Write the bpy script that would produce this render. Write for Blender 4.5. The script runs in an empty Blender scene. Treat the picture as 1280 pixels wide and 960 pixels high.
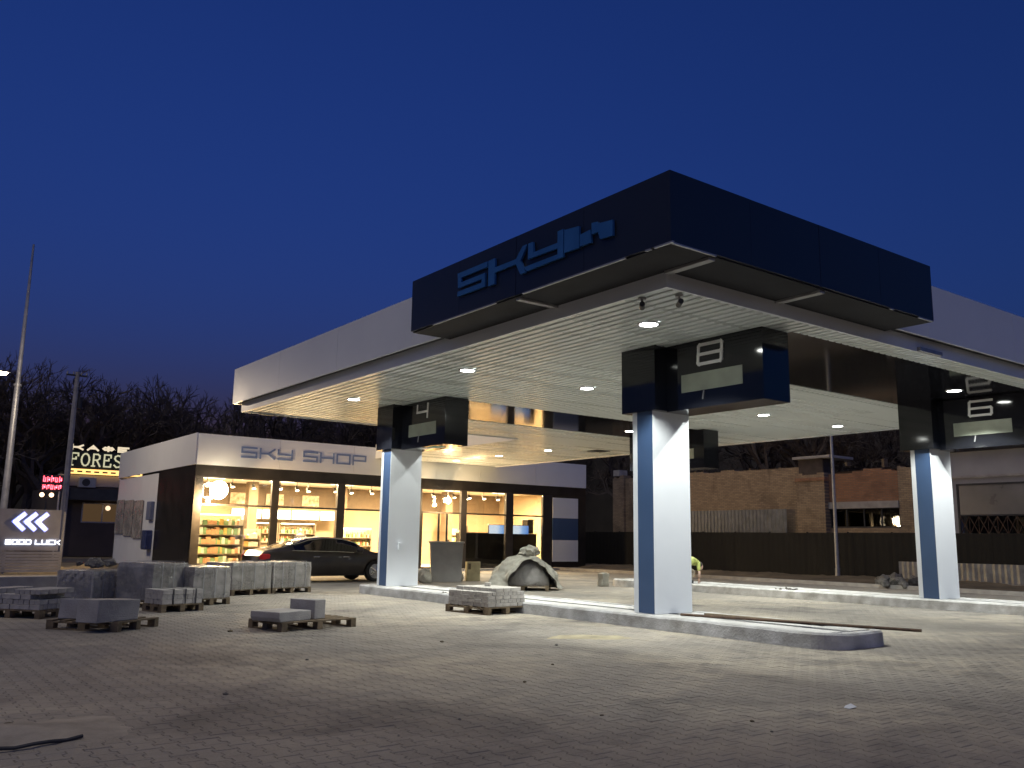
import bpy, bmesh, math, random
from math import sin, cos, pi, radians, sqrt
from mathutils import Matrix, Vector
random.seed(11)
sc = bpy.context.scene
col = sc.collection

# ---------------------------------------------------------------- camera
CAM = Vector((0, 0, 1.45))
_a, _b, _r = radians(36.597), radians(10.0), radians(.894)
_F = Vector((sin(_a)*cos(_b), cos(_a)*cos(_b), sin(_b)))
_R0 = Vector((cos(_a), -sin(_a), 0))
_U0 = Vector((-sin(_a)*sin(_b), -cos(_a)*sin(_b), cos(_b)))
_R = _R0*cos(_r) + _U0*sin(_r)
_U = _U0*cos(_r) - _R0*sin(_r)
cd = bpy.data.cameras.new('camera')
cam = bpy.data.objects.new('camera', cd)
col.objects.link(cam)
cam.matrix_world = Matrix(((_R.x, _U.x, -_F.x, 0), (_R.y, _U.y, -_F.y, 0), (_R.z, _U.z, -_F.z, 1.45), (0, 0, 0, 1)))
cd.sensor_width = 36
cd.lens = 1103.9/1280*36
cd.clip_end = 2000
sc.camera = cam

# ---------------------------------------------------------------- sky, warm fill light, exposure
world = bpy.data.worlds.new('World')
sc.world = world
world.use_nodes = True
_n, _l = world.node_tree.nodes, world.node_tree.links
sky_tex = _n.new('ShaderNodeTexSky')
sky_tex.sky_type = 'NISHITA'
sky_tex.sun_disc = False
sky_tex.sun_elevation = radians(-1.0)
sky_tex.sun_rotation = radians(196)
sky_tex.ozone_density = 5.2
sky_tex.dust_density = 1.0
_n['Background'].inputs[1].default_value = .108
_l.new(sky_tex.outputs[0], _n['Background'].inputs[0])
warm_fill_d = bpy.data.lights.new('sun', 'SUN')
warm_fill_d.energy = .155
warm_fill_d.angle = radians(60)
warm_fill_d.color = (1.0, .88, .70)
sun = bpy.data.objects.new('sun', warm_fill_d)
col.objects.link(sun)
sun.rotation_euler = (radians(20), 0, radians(-88))     # broad warm fill added from high left to brighten yard and stacks
sc.view_settings.view_transform = 'Standard'
sc.view_settings.look = 'None'
sc.view_settings.gamma = 1
sc.view_settings.exposure = 2.5
sc.view_settings.use_curve_mapping = False
sc.cycles.max_bounces = 8
sc.cycles.diffuse_bounces = 4
sc.cycles.glossy_bounces = 4
sc.cycles.transparent_max_bounces = 12
sc.cycles.sample_clamp_indirect = 3
sc.cycles.caustics_reflective = False
sc.cycles.caustics_refractive = False
LED = (.97, 1.0, .93)
WARM = (1.0, .66, .30)

# ---------------------------------------------------------------- materials
MATS = {}
def pm(name, c, rough=.6, var=.12, scale=3., bump=0., bscale=60., metal=0., spec=.5, c2=None, coat=0.):
    if name in MATS: return MATS[name]
    m = bpy.data.materials.new(name); m.use_nodes = True
    n, l = m.node_tree.nodes, m.node_tree.links
    b = n['Principled BSDF']
    tc = n.new('ShaderNodeTexCoord')
    no = n.new('ShaderNodeTexNoise'); no.inputs['Scale'].default_value = scale; no.inputs['Detail'].default_value = 6
    l.new(tc.outputs['Object'], no.inputs['Vector'])
    rp = n.new('ShaderNodeValToRGB')
    rp.color_ramp.elements[0].position = .3; rp.color_ramp.elements[1].position = .7
    d = c2 if c2 else tuple(x*(1-2*var) for x in c)
    rp.color_ramp.elements[0].color = (*d, 1); rp.color_ramp.elements[1].color = (*c, 1)
    l.new(no.outputs['Fac'], rp.inputs['Fac']); l.new(rp.outputs[0], b.inputs['Base Color'])
    mr = n.new('ShaderNodeMapRange'); mr.inputs[3].default_value = max(rough-.08, .02); mr.inputs[4].default_value = min(rough+.08, 1)
    l.new(no.outputs['Fac'], mr.inputs[0]); l.new(mr.outputs[0], b.inputs['Roughness'])
    b.inputs['Metallic'].default_value = metal
    b.inputs['Specular IOR Level'].default_value = spec
    b.inputs['Coat Weight'].default_value = coat
    if bump:
        nb = n.new('ShaderNodeTexNoise'); nb.inputs['Scale'].default_value = bscale; nb.inputs['Detail'].default_value = 5
        l.new(tc.outputs['Object'], nb.inputs['Vector'])
        bp = n.new('ShaderNodeBump'); bp.inputs['Strength'].default_value = bump; bp.inputs['Distance'].default_value = .02
        l.new(nb.outputs['Fac'], bp.inputs['Height']); l.new(bp.outputs[0], b.inputs['Normal'])
    MATS[name] = m
    return m
def emit(name, c, s, base=(.8, .8, .8)):
    if name in MATS: return MATS[name]
    m = bpy.data.materials.new(name); m.use_nodes = True
    b = m.node_tree.nodes['Principled BSDF']
    b.inputs['Base Color'].default_value = (*base, 1)
    b.inputs['Emission Color'].default_value = (*c, 1)
    b.inputs['Emission Strength'].default_value = s
    MATS[name] = m
    return m
def glassmat(name, tint=(.9, .93, .93), refl=.06, rough=.02, bump=0.):
    m = bpy.data.materials.new(name); m.use_nodes = True
    n, l = m.node_tree.nodes, m.node_tree.links
    n.remove(n['Principled BSDF'])
    t = n.new('ShaderNodeBsdfTransparent'); t.inputs[0].default_value = (*tint, 1)
    g = n.new('ShaderNodeBsdfGlossy'); g.inputs['Roughness'].default_value = rough
    f = n.new('ShaderNodeFresnel'); f.inputs[0].default_value = 1.45
    a = n.new('ShaderNodeMath'); a.operation = 'ADD'; a.inputs[1].default_value = refl-.04; a.use_clamp = True
    mx = n.new('ShaderNodeMixShader')
    l.new(f.outputs[0], a.inputs[0]); l.new(a.outputs[0], mx.inputs[0]); l.new(t.outputs[0], mx.inputs[1]); l.new(g.outputs[0], mx.inputs[2])
    l.new(mx.outputs[0], n['Material Output'].inputs[0])
    if bump:
        tc = n.new('ShaderNodeTexCoord'); nb = n.new('ShaderNodeTexNoise'); nb.inputs['Scale'].default_value = 9; nb.inputs['Detail'].default_value = 4; nb.inputs['Distortion'].default_value = 1.5
        l.new(tc.outputs['Object'], nb.inputs['Vector'])
        bp = n.new('ShaderNodeBump'); bp.inputs['Strength'].default_value = bump; bp.inputs['Distance'].default_value = .06
        l.new(nb.outputs['Fac'], bp.inputs['Height']); l.new(bp.outputs[0], g.inputs['Normal']); l.new(bp.outputs[0], f.inputs['Normal'])
    MATS[name] = m
    return m
def islandmat(name, stops, rough=.6, spec=.4):
    """colour picked per loose piece of the mesh"""
    m = bpy.data.materials.new(name); m.use_nodes = True
    n, l = m.node_tree.nodes, m.node_tree.links
    b = n['Principled BSDF']; b.inputs['Roughness'].default_value = rough; b.inputs['Specular IOR Level'].default_value = spec
    g = n.new('ShaderNodeNewGeometry'); rp = n.new('ShaderNodeValToRGB'); rp.color_ramp.interpolation = 'CONSTANT'
    e = rp.color_ramp.elements
    while len(e) < len(stops): e.new(.5)
    for i, c in enumerate(stops):
        e[i].position = i/len(stops); e[i].color = (*c, 1)
    l.new(g.outputs['Random Per Island'], rp.inputs[0]); l.new(rp.outputs[0], b.inputs['Base Color'])
    MATS[name] = m
    return m

def paving_mat(name, pattern):
    m = bpy.data.materials.new(name); m.use_nodes = True
    n, l = m.node_tree.nodes, m.node_tree.links
    b = n['Principled BSDF']; b.inputs['Roughness'].default_value = .85; b.inputs['Specular IOR Level'].default_value = .3
    ge = n.new('ShaderNodeNewGeometry')
    def noise(s, det=6, dist=0.):
        t = n.new('ShaderNodeTexNoise'); t.inputs['Scale'].default_value = s; t.inputs['Detail'].default_value = det; t.inputs['Distortion'].default_value = dist
        l.new(ge.outputs['Position'], t.inputs['Vector']); return t
    def mixc(fac, c1, c2, mode='MIX'):
        x = n.new('ShaderNodeMix'); x.data_type = 'RGBA'; x.blend_type = mode
        if isinstance(fac, float): x.inputs[0].default_value = fac
        else: l.new(fac, x.inputs[0])
        for k, c in ((6, c1), (7, c2)):
            if isinstance(c, tuple): x.inputs[k].default_value = (*c, 1)
            else: l.new(c, x.inputs[k])
        return x.outputs[2]
    def ramp(src, p0, p1):
        x = n.new('ShaderNodeMapRange'); x.inputs[1].default_value = p0; x.inputs[2].default_value = p1; x.clamp = True
        l.new(src, x.inputs[0]); return x.outputs[0]
    # tint per block
    if pattern == 'geo':
        oi = n.new('ShaderNodeObjectInfo')
        ad = n.new('ShaderNodeMath'); ad.operation = 'ADD'; l.new(ge.outputs['Random Per Island'], ad.inputs[0]); l.new(oi.outputs['Random'], ad.inputs[1])
        fr = n.new('ShaderNodeMath'); fr.operation = 'FRACT'; l.new(ad.outputs[0], fr.inputs[0]); rnd = fr.outputs[0]
    else:
        rnd = noise(4.5, 2).outputs['Fac']
    c = mixc(ramp(rnd, 0., 1.), (.195, .171, .142), (.255, .228, .192))
    c = mixc(ramp(noise(55).outputs['Fac'], .35, .75), c, (.28, .265, .24))
    # trodden-in sand, broad patches and streaks, own shape
    d1 = ramp(noise(.33, 8, .6).outputs['Fac'], .40, .66)
    d2 = ramp(noise(2.4, 7, .4).outputs['Fac'], .32, .60)
    mu = n.new('ShaderNodeMath'); mu.operation = 'MULTIPLY'; l.new(d1, mu.inputs[0]); l.new(d2, mu.inputs[1])
    c = mixc(mu.outputs[0], c, (.40, .355, .28))
    # tyre grime
    gr = ramp(noise(.45, 8, 1.4).outputs['Fac'], .52, .72)
    mg = n.new('ShaderNodeMath'); mg.operation = 'MULTIPLY'; mg.inputs[1].default_value = .8; l.new(gr, mg.inputs[0])
    c = mixc(mg.outputs[0], c, (.115, .105, .098))
    h = noise(120, 4).outputs['Fac']
    if pattern == 'brick':
        mp = n.new('ShaderNodeMapping'); mp.inputs['Rotation'].default_value = (0, 0, pi/2); l.new(ge.outputs['Position'], mp.inputs[0])
        bt = n.new('ShaderNodeTexBrick'); bt.inputs['Scale'].default_value = 1; bt.inputs['Mortar Size'].default_value = .008; bt.inputs['Brick Width'].default_value = .2; bt.inputs['Row Height'].default_value = .1425
        l.new(mp.outputs[0], bt.inputs[0])
        mf = n.new('ShaderNodeMath'); mf.operation = 'MULTIPLY'; mf.inputs[1].default_value = .55; l.new(bt.outputs['Fac'], mf.inputs[0])
        c = mixc(mf.outputs[0], c, (.13, .12, .11))
    l.new(c, b.inputs['Base Color'])
    bp = n.new('ShaderNodeBump'); bp.inputs['Strength'].default_value = .35; bp.inputs['Distance'].default_value = .006
    l.new(h, bp.inputs['Height']); l.new(bp.outputs[0], b.inputs['Normal'])
    MATS[name] = m
    return m
def brickmat(name, c1, c2, mortar, bw=.25, rh=.077, dirt=(.06, .045, .035), axis='YZ'):
    m = bpy.data.materials.new(name); m.use_nodes = True
    n, l = m.node_tree.nodes, m.node_tree.links
    b = n['Principled BSDF']; b.inputs['Roughness'].default_value = .9
    ge = n.new('ShaderNodeNewGeometry'); sp = n.new('ShaderNodeSeparateXYZ'); cb = n.new('ShaderNodeCombineXYZ')
    l.new(ge.outputs['Position'], sp.inputs[0])
    if axis == 'YZ': l.new(sp.outputs[1], cb.inputs[0])
    else: l.new(sp.outputs[0], cb.inputs[0])
    l.new(sp.outputs[2], cb.inputs[1])
    bt = n.new('ShaderNodeTexBrick'); bt.inputs['Scale'].default_value = 1; bt.inputs['Mortar Size'].default_value = .009; bt.inputs['Brick Width'].default_value = bw; bt.inputs['Row Height'].default_value = rh
    bt.inputs['Color1'].default_value = (*c1, 1); bt.inputs['Color2'].default_value = (*c2, 1); bt.inputs['Mortar'].default_value = (*mortar, 1)
    l.new(cb.outputs[0], bt.inputs[0])
    no = n.new('ShaderNodeTexNoise'); no.inputs['Scale'].default_value = .9; no.inputs['Detail'].default_value = 9; no.inputs['Distortion'].default_value = .8
    l.new(ge.outputs['Position'], no.inputs['Vector'])
    mr = n.new('ShaderNodeMapRange'); mr.inputs[1].default_value = .5; mr.inputs[2].default_value = .75; mr.inputs[4].default_value = .8; l.new(no.outputs['Fac'], mr.inputs[0])
    x = n.new('ShaderNodeMix'); x.data_type = 'RGBA'; l.new(mr.outputs[0], x.inputs[0]); l.new(bt.outputs['Color'], x.inputs[6]); x.inputs[7].default_value = (*dirt, 1)
    l.new(x.outputs[2], b.inputs['Base Color'])
    bp = n.new('ShaderNodeBump'); bp.inputs['Strength'].default_value = .8; bp.inputs['Distance'].default_value = .02; bp.invert = True
    l.new(bt.outputs['Fac'], bp.inputs['Height']); l.new(bp.outputs[0], b.inputs['Normal'])
    MATS[name] = m
    return m

M_white = pm('white_composite_panel', (.75, .78, .82), .38, .03, .8)
M_black = pm('black_gloss_panel', (.012, .013, .018), .06, .1, .5, spec=.6)
M_navy = pm('dark_navy_composite_panel', (.017, .021, .031), .34, .1, .6, spec=.5)
M_slat = pm('white_lacquered_ceiling_slat', (.62, .67, .675), .28, .03, 1.2, spec=.6)
M_blue = pm('blue_composite_panel', (.050, .095, .20), .42, .06, 1.)
M_bluelet = pm('blue_acrylic_letter', (.025, .13, .38), .4, .1, 2.)
M_greylet = pm('grey_blue_letter', (.19, .27, .48), .5, .1, 2.)
M_trim = pm('bare_aluminium_trim', (.40, .40, .41), .45, .1, 6., metal=.6)
M_void = pm('dark_steel_frame', (.05, .052, .058), .7, .2, 3.)
M_frame = pm('anthracite_window_frame', (.035, .030, .027), .42, .2, 3.)
M_clad = pm('anthracite_cladding', (.030, .027, .025), .22, .2, 1.5, spec=.5)
M_glass = glassmat('window_glass')
M_darkglass = glassmat('tinted_window_glass', (.25, .25, .27), .08)
M_film = glassmat('stretch_film', (.92, .91, .90), .10, .2, 1.)
_fn, _fl = M_film.node_tree.nodes, M_film.node_tree.links
_fd = _fn.new('ShaderNodeBsdfDiffuse'); _fd.inputs[0].default_value = (.74, .71, .66, 1); _fm = _fn.new('ShaderNodeMixShader')
_fx = _fn.new('ShaderNodeTexNoise'); _fx.inputs['Scale'].default_value = 2.2; _fx.inputs['Detail'].default_value = 3
_fr = _fn.new('ShaderNodeMapRange'); _fr.inputs[1].default_value = .4; _fr.inputs[2].default_value = .7; _fr.inputs[3].default_value = .2; _fr.inputs[4].default_value = .45
_fc = _fn.new('ShaderNodeTexCoord'); _fl.new(_fc.outputs['Object'], _fx.inputs['Vector']); _fl.new(_fx.outputs['Fac'], _fr.inputs[0])
_old = _fn['Material Output'].inputs[0].links[0].from_socket
_fl.new(_fr.outputs[0], _fm.inputs[0]); _fl.new(_old, _fm.inputs[1]); _fl.new(_fd.outputs[0], _fm.inputs[2]); _fl.new(_fm.outputs[0], _fn['Material Output'].inputs[0])
M_kerb = pm('painted_concrete_kerb', (.58, .58, .59), .85, .2, 2.6, .6, 30, c2=(.27, .26, .245))
M_conc = pm('cast_concrete', (.44, .42, .40), .9, .16, 3., .5, 45)
M_wood = pm('weathered_pallet_wood', (.24, .18, .11), .85, .3, 7., .5, 35)
M_paverstack = pm('stacked_concrete_paver', (.54, .51, .47), .9, .2, 6., .5, 70)
M_pave = paving_mat('concrete_paver', 'geo')
M_pavefar = paving_mat('concrete_paving_far', 'brick')
M_sand = pm('joint_sand', (.19, .168, .138), .95, .25, 2., .4, 60)
M_soil = pm('bare_soil', (.17, .135, .085), .95, .3, 1.2, .8, 9)
M_asphalt = pm('asphalt', (.05, .05, .052), .9, .2, 2., .4, 80)
M_steel = pm('galvanised_steel', (.42, .43, .45), .45, .15, 4., metal=.4)
M_rust = pm('rusty_steel', (.13, .075, .045), .8, .3, 9., .4, 60)
M_lens = emit('led_lens', LED, 9.0)
M_warmlens = emit('warm_lamp_lens', (1, .74, .42), 60.)
M_glare = emit('lamp_glare_glow', (1, .80, .50), 7.)
M_spotlens = emit('track_lamp_lens', (1, .80, .50), 5.)
M_display = pm('price_display_plastic', (.34, .37, .30), .35, .12, 3.)
M_number = pm('white_number_paint', (.74, .74, .74), .5, .05)
M_bark = pm('bare_tree_bark', (.10, .08, .07), .95, .2, 4.)
M_tarp = pm('dusty_tarpaulin', (.46, .44, .37), .75, .2, 3., .6, 14)
M_stone = pm('broken_stone', (.20, .19, .175), .95, .3, 12., .6, 40)

# ---------------------------------------------------------------- mesh helpers
class MB:
    def __init__(s): s.v, s.f = [], []
    def add(s, vs, fs):
        o = len(s.v); s.v += [tuple(p) for p in vs]; s.f += [tuple(i+o for i in f) for f in fs]; return s
    def box(s, x0, x1, y0, y1, z0, z1):
        return s.add([(x0,y0,z0),(x1,y0,z0),(x1,y1,z0),(x0,y1,z0),(x0,y0,z1),(x1,y0,z1),(x1,y1,z1),(x0,y1,z1)],
                     [(0,3,2,1),(4,5,6,7),(0,1,5,4),(1,2,6,5),(2,3,7,6),(3,0,4,7)])
    def cbox(s, x0, x1, y0, y1, z0, z1, c=.01):
        """box with chamfered edges"""
        bm = bmesh.new(); bmesh.ops.create_cube(bm, size=1)
        for v in bm.verts: v.co = Vector(((x0+x1)/2+v.co.x*(x1-x0), (y0+y1)/2+v.co.y*(y1-y0), (z0+z1)/2+v.co.z*(z1-z0)))
        bmesh.ops.bevel(bm, geom=bm.edges[:], offset=c, segments=1, affect='EDGES')
        bm.verts.index_update()
        s.add([v.co[:] for v in bm.verts], [[v.index for v in f.verts] for f in bm.faces]); bm.free(); return s
    def tube(s, p0, p1, r0, r1=None, n=8, caps=True):
        r1 = r0 if r1 is None else r1
        p0, p1 = Vector(p0), Vector(p1); d = (p1-p0)
        if d.length < 1e-6: return s
        d.normalize(); a = d.orthogonal().normalized(); b = d.cross(a)
        vs = [p0+(a*cos(2*pi*i/n)+b*sin(2*pi*i/n))*r0 for i in range(n)]+[p1+(a*cos(2*pi*i/n)+b*sin(2*pi*i/n))*r1 for i in range(n)]
        fs = [(i, (i+1) % n, n+(i+1) % n, n+i) for i in range(n)]
        if caps: fs += [tuple(range(n-1, -1, -1)), tuple(range(n, 2*n))]
        return s.add(vs, fs)
    def path(s, pts, r, n=6):
        for a, b in zip(pts, pts[1:]): s.tube(a, b, r, r, n)
        return s
    def prism(s, pts, axis, a0, a1):
        """pts 2-D polygon; axis 'x': pts are (y,z); 'y': (x,z); 'z': (x,y)"""
        def P(p, a): return {'x': (a, p[0], p[1]), 'y': (p[0], a, p[1]), 'z': (p[0], p[1], a)}[axis]
        n = len(pts)
        return s.add([P(p, a0) for p in pts]+[P(p, a1) for p in pts],
                     [tuple(range(n-1, -1, -1)), tuple(range(n, 2*n))]+[(i, (i+1) % n, n+(i+1) % n, n+i) for i in range(n)])
    def ball(s, c, r, nu=8, nv=6, sz=(1, 1, 1)):
        vs = [(c[0], c[1], c[2]-r*sz[2])]; fs = []
        for j in range(1, nv):
            t = pi*j/nv
            for i in range(nu): vs.append((c[0]+r*sz[0]*sin(t)*cos(2*pi*i/nu), c[1]+r*sz[1]*sin(t)*sin(2*pi*i/nu), c[2]-r*sz[2]*cos(t)))
        vs.append((c[0], c[1], c[2]+r*sz[2])); L = len(vs)-1
        for i in range(nu):
            k = (i+1) % nu
            fs.append((0, 1+k, 1+i)); fs.append((L, 1+(nv-2)*nu+i, 1+(nv-2)*nu+k))
            for j in range(nv-2): fs.append((1+j*nu+i, 1+j*nu+k, 1+(j+1)*nu+k, 1+(j+1)*nu+i))
        return s.add(vs, fs)
    def stroke(s, pts, w, plane, depth, org, sx=1., sz=1., shear=0.):
        """thick polyline in a vertical plane. plane='x+' letters run along +x facing -y; 'y-' letters run along -y facing -x"""
        for k_, (a, b) in enumerate(zip(pts, pts[1:])):
            s.nst = getattr(s, 'nst', 0)+1; dd = depth+.0009*s.nst
            a, b = (a[0]*sx+shear*a[1]*sz, a[1]*sz), (b[0]*sx+shear*b[1]*sz, b[1]*sz)
            d = Vector((b[0]-a[0], b[1]-a[1])); L = d.length
            if L < 1e-6: continue
            d /= L; nrm = Vector((-d.y, d.x))*w/2; e = d*w/2*.98
            q = [Vector(a)-e-nrm, Vector(b)+e-nrm, Vector(b)+e+nrm, Vector(a)-e+nrm]
            if plane == 'x+': s.prism([(org[0]+p.x, org[2]+p.y) for p in q], 'y', org[1]-dd, org[1]+.0002*s.nst)
            else: s.prism([(org[1]-p.x, org[2]+p.y) for p in q][::-1], 'x', org[0]-dd, org[0]+.0002*s.nst)
        return s
    def build(s, name, m, parent=None, smooth=False, bevel=0., kind=None, local=False):
        me = bpy.data.meshes.new(name)
        o = Vector((0, 0, 0))
        if parent is not None and not local:
            r = parent
            while r.parent: r = r.parent
            if r.type == 'EMPTY': o = r.location
        me.from_pydata([(x-o.x, y-o.y, z-o.z) for x, y, z in s.v], [], s.f)
        if isinstance(m, str): m = MATS[m]
        me.materials.append(m)
        if smooth:
            for p in me.polygons: p.use_smooth = True
        ob = bpy.data.objects.new(name, me); col.objects.link(ob)
        if parent is not None: ob.parent = parent
        if bevel:
            b = ob.modifiers.new('bevel', 'BEVEL'); b.width = bevel; b.segments = 2; b.limit_method = 'ANGLE'
        if kind: ob['kind'] = kind
        return ob
def box(name, m, parent, *c, **k):
    return MB().box(*c).build(name, m, parent, **k)
def thing(name, label, cat, loc=(0, 0, 0), rz=0., group=None):
    o = bpy.data.objects.new(name, None); o.empty_display_size = .2; col.objects.link(o)
    o.location = loc; o.rotation_euler = (0, 0, rz)
    o['label'] = label; o['category'] = cat
    if group: o['group'] = group
    return o
def tag(o, label, cat, group=None):
    o['label'] = label; o['category'] = cat
    if group: o['group'] = group
    return o
def struct(o): o['kind'] = 'structure'; return o
def link_copy(src, parent, loc=None):
    c = src.copy(); col.objects.link(c); c.parent = parent
    if loc is not None: c.location = loc
    return c
def copy_tree(o, parent=None):
    c = o.copy(); col.objects.link(c); c.parent = parent
    for ch in o.children: copy_tree(ch, c)
    return c
def lamp(name, kind, loc, energy, color, parent=None, size=.1, spot=None, blend=.3, target=None):
    d = bpy.data.lights.new(name, kind); d.energy = energy; d.color = color
    if kind == 'AREA': d.shape = 'DISK'; d.size = size
    else: d.shadow_soft_size = size
    if kind == 'SPOT': d.spot_size = spot; d.spot_blend = blend
    o = bpy.data.objects.new(name, d); col.objects.link(o)
    if parent is not None:
        r = parent
        while r.parent: r = r.parent
        off = r.location if r.type == 'EMPTY' else Vector((0, 0, 0))
        o.parent = parent; o.location = Vector(loc)-off
    else: o.location = loc
    if target is not None:
        o.rotation_euler = (Vector(target)-Vector(loc)).to_track_quat('-Z', 'Y').to_euler()
    return o
# stroke alphabet, unit box
GL = {
 'S': [[(1, 1), (0, 1), (0, .5), (1, .5), (1, 0), (0, 0)]],
 'K': [[(0, 0), (0, 1)], [(0, .5), (.55, .5), (1, 1)], [(.55, .5), (1, 0)]],
 'Y': [[(0, 1), (0, .5), (1, .5)], [(1, 1), (1, 0), (0, 0)]],
 'H': [[(0, 0), (0, 1)], [(1, 0), (1, 1)], [(0, .5), (1, .5)]],
 'O': [[(0, 0), (0, 1), (1, 1), (1, 0), (0, 0)]],
 'P': [[(0, 0), (0, 1), (1, 1), (1, .45), (0, .45)]],
 'G': [[(1, 1), (0, 1), (0, 0), (1, 0), (1, .5), (.5, .5)]],
 'D': [[(0, 0), (0, 1), (.85, 1), (1, .85), (1, .15), (.85, 0), (0, 0)]],
 'L': [[(0, 1), (0, 0), (1, 0)]],
 'U': [[(0, 1), (0, 0), (1, 0), (1, 1)]],
 'C': [[(1, 1), (0, 1), (0, 0), (1, 0)]],
 'F': [[(0, 0), (0, 1), (1, 1)], [(0, .5), (.75, .5)]],
 'R': [[(0, 0), (0, 1), (1, 1), (1, .5), (0, .5)], [(.5, .5), (1, 0)]],
 'E': [[(1, 1), (0, 1), (0, 0), (1, 0)], [(0, .5), (.75, .5)]],
 'T': [[(0, 1), (1, 1)], [(.5, 1), (.5, 0)]],
 'A': [[(0, 0), (.5, 1), (1, 0)], [(.22, .38), (.78, .38)]],
 'Ф': [[(.5, 0), (.5, 1)], [(.15, .25), (0, .5), (.15, .78), (.85, .78), (1, .5), (.85, .25), (.15, .25)]],
 '8': [[(.05, .5), (0, .58), (0, .92), (.05, 1), (.95, 1), (1, .92), (1, .58), (.95, .5), (.05, .5)], [(.05, .5), (0, .42), (0, .08), (.05, 0), (.95, 0), (1, .08), (1, .42), (.95, .5)]],
 '6': [[(1, 1), (.05, 1), (0, .92), (0, .08), (.05, 0), (.95, 0), (1, .08), (1, .42), (.95, .5), (0, .5)]],
 '4': [[(0, 1), (0, .45), (1, .45)], [(1, 1), (1, 0)]],
 '2': [[(0, 1), (.95, 1), (1, .92), (1, .58), (.95, .5), (.05, .5), (0, .42), (0, 0), (1, 0)]],
}
def word(parent, name, text, m, plane, org, cw, gap, h, w, depth, shear=0.):
    x = 0
    for ch in text:
        if ch != ' ':
            b = MB()
            for st in GL[ch]:
                o = (org[0]+x, org[1], org[2]) if plane == 'x+' else (org[0], org[1]-x, org[2])
                b.stroke(st, w, plane, depth, o, cw, h, shear)
            b.build(name, m, parent)
            x += cw+gap
        else: x += cw*.6

# ================================================================ GROUND
g = MB(); g.box(-260, 360, -200, 420, -.5, -.03)
struct(g.build('ground', M_soil))
# paving: sand bed sheet, block geometry near, pattern by material far
PX0, PX1, PY0, PY1 = -26, 31, -6, 35
bed = MB(); bed.add([(PX0, PY0, -.0048), (PX1, PY0, -.0048), (PX1, PY1, -.0048), (PX0, PY1, -.0048)], [(0, 1, 2, 3)])
bed = struct(bed.build('paved_yard', M_sand))
axis_ang = math.atan2(_F.x, _F.y)
def near_cell(ix, iy):
    cx, cy = ix+.5, iy+.5
    d = sqrt(cx*cx+cy*cy)
    if d > 24 or d < 2.2: return False
    da = abs((math.atan2(cx, cy)-axis_ang+pi) % (2*pi)-pi)
    return da < radians(42)
far = MB()
for ix in range(PX0, PX1):
    for iy in range(PY0, PY1):
        if not near_cell(ix, iy): far.add([(ix, iy, -.003), (ix+1, iy, -.003), (ix+1, iy+1, -.003), (ix, iy+1, -.003)], [(0, 1, 2, 3)])
far.build('distant_paving', M_pavefar, bed, kind='stuff')
PL, PH, PA, PD, JG = .2, .1425, .0165, .012, .0022
def paver_outline(ins):
    L = PL/2-JG-ins; q = PL/4; hh = PH/2-JG-ins
    top = [(-L, hh+PA), (-q-PD, hh+PA), (-q+PD, hh-PA), (q-PD, hh-PA), (q+PD, hh+PA), (L, hh+PA)]
    return top+[(a, -b) for a, b in reversed(top)]
def paver_mesh(dx=0, dy=0, dz=0, ta=0, tb=0):
    vs = [(dx+b, dy+a, dz+ta*a+tb*b) for a, b in paver_outline(.004)]+[(dx+b, dy+a, dz-.005+ta*a+tb*b) for a, b in paver_outline(0)]+[(dx+b, dy+a, -.018) for a, b in paver_outline(0)]
    fs = [tuple(range(12))]
    for r in (0, 12):
        fs += [(r+i, r+12+i, r+12+(i+1) % 12, r+(i+1) % 12) for i in range(12)]
    return vs, fs
def in_frame(p, mx=1.0):
    v = Vector(p)-CAM; d = v.dot(_F)
    if d < .5: return False
    u = v.dot(_R)/d*1103.9/640; w = v.dot(_U)/d*1103.9/480
    return abs(u) < mx and abs(w) < mx
allp = []
for j in range(int(PX0/PH), int(PX1/PH)):
    for i in range(int(PY0/PL), int(PY1/PL)):
        x, y = j*PH, i*PL+(j % 2)*PL/2
        if near_cell(math.floor(x), math.floor(y)): allp.append((x, y))
allp.sort(key=lambda p: p[0]**2+p[1]**2)
seen = [p for p in allp if in_frame((p[0], p[1], 0))][:300]
seenset = set(seen)
pv = MB().add(*paver_mesh()).build('paver', M_pave, bed)
pv.location = (*seen[0], 0)
for p in seen[1:]:
    c = link_copy(pv, bed, (*p, random.uniform(-.002, .002))); c.rotation_euler = (random.gauss(0, .004), random.gauss(0, .004), 0)
fld = MB()
for p in allp:
    if p in seenset: continue
    fld.add(*paver_mesh(p[0], p[1], random.uniform(-.0015, .0015), random.gauss(0, .004), random.gauss(0, .004)))
fld.build('paver_field', M_pave, bed, kind='stuff')

# soil strip between the yard and the fence, uneven
def terrain(name, x0, x1, y0, y1, nx, ny, fn, m):
    b = MB(); vs = []; fs = []
    for i in range(nx+1):
        for j in range(ny+1):
            x = x0+(x1-x0)*i/nx; y = y0+(y1-y0)*j/ny; vs.append((x, y, fn(x, y)))
    for i in range(nx):
        for j in range(ny):
            k = i*(ny+1)+j; fs.append((k, k+ny+1, k+ny+2, k+1))
    b.add(vs, fs); return b.build(name, m, smooth=True)
from mathutils import noise as MN
struct(terrain('soil_strip', 29.3, 34.6, 5, 44, 30, 160, lambda x, y: -.02+max(0, min(1, (x-29.4)/2.2))*(.10+.16*(MN.noise((x*.7, y*.5, 0))+.4)+.06*MN.noise((x*2.6, y*2.6, 3))), M_soil))
struct(box('kerb_line', M_conc, None, 29.0, 29.22, 4, 44, -.05, .12))
struct(box('side_road', M_asphalt, None, -70, 40, 50, 57, -.04, -.015))

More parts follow.
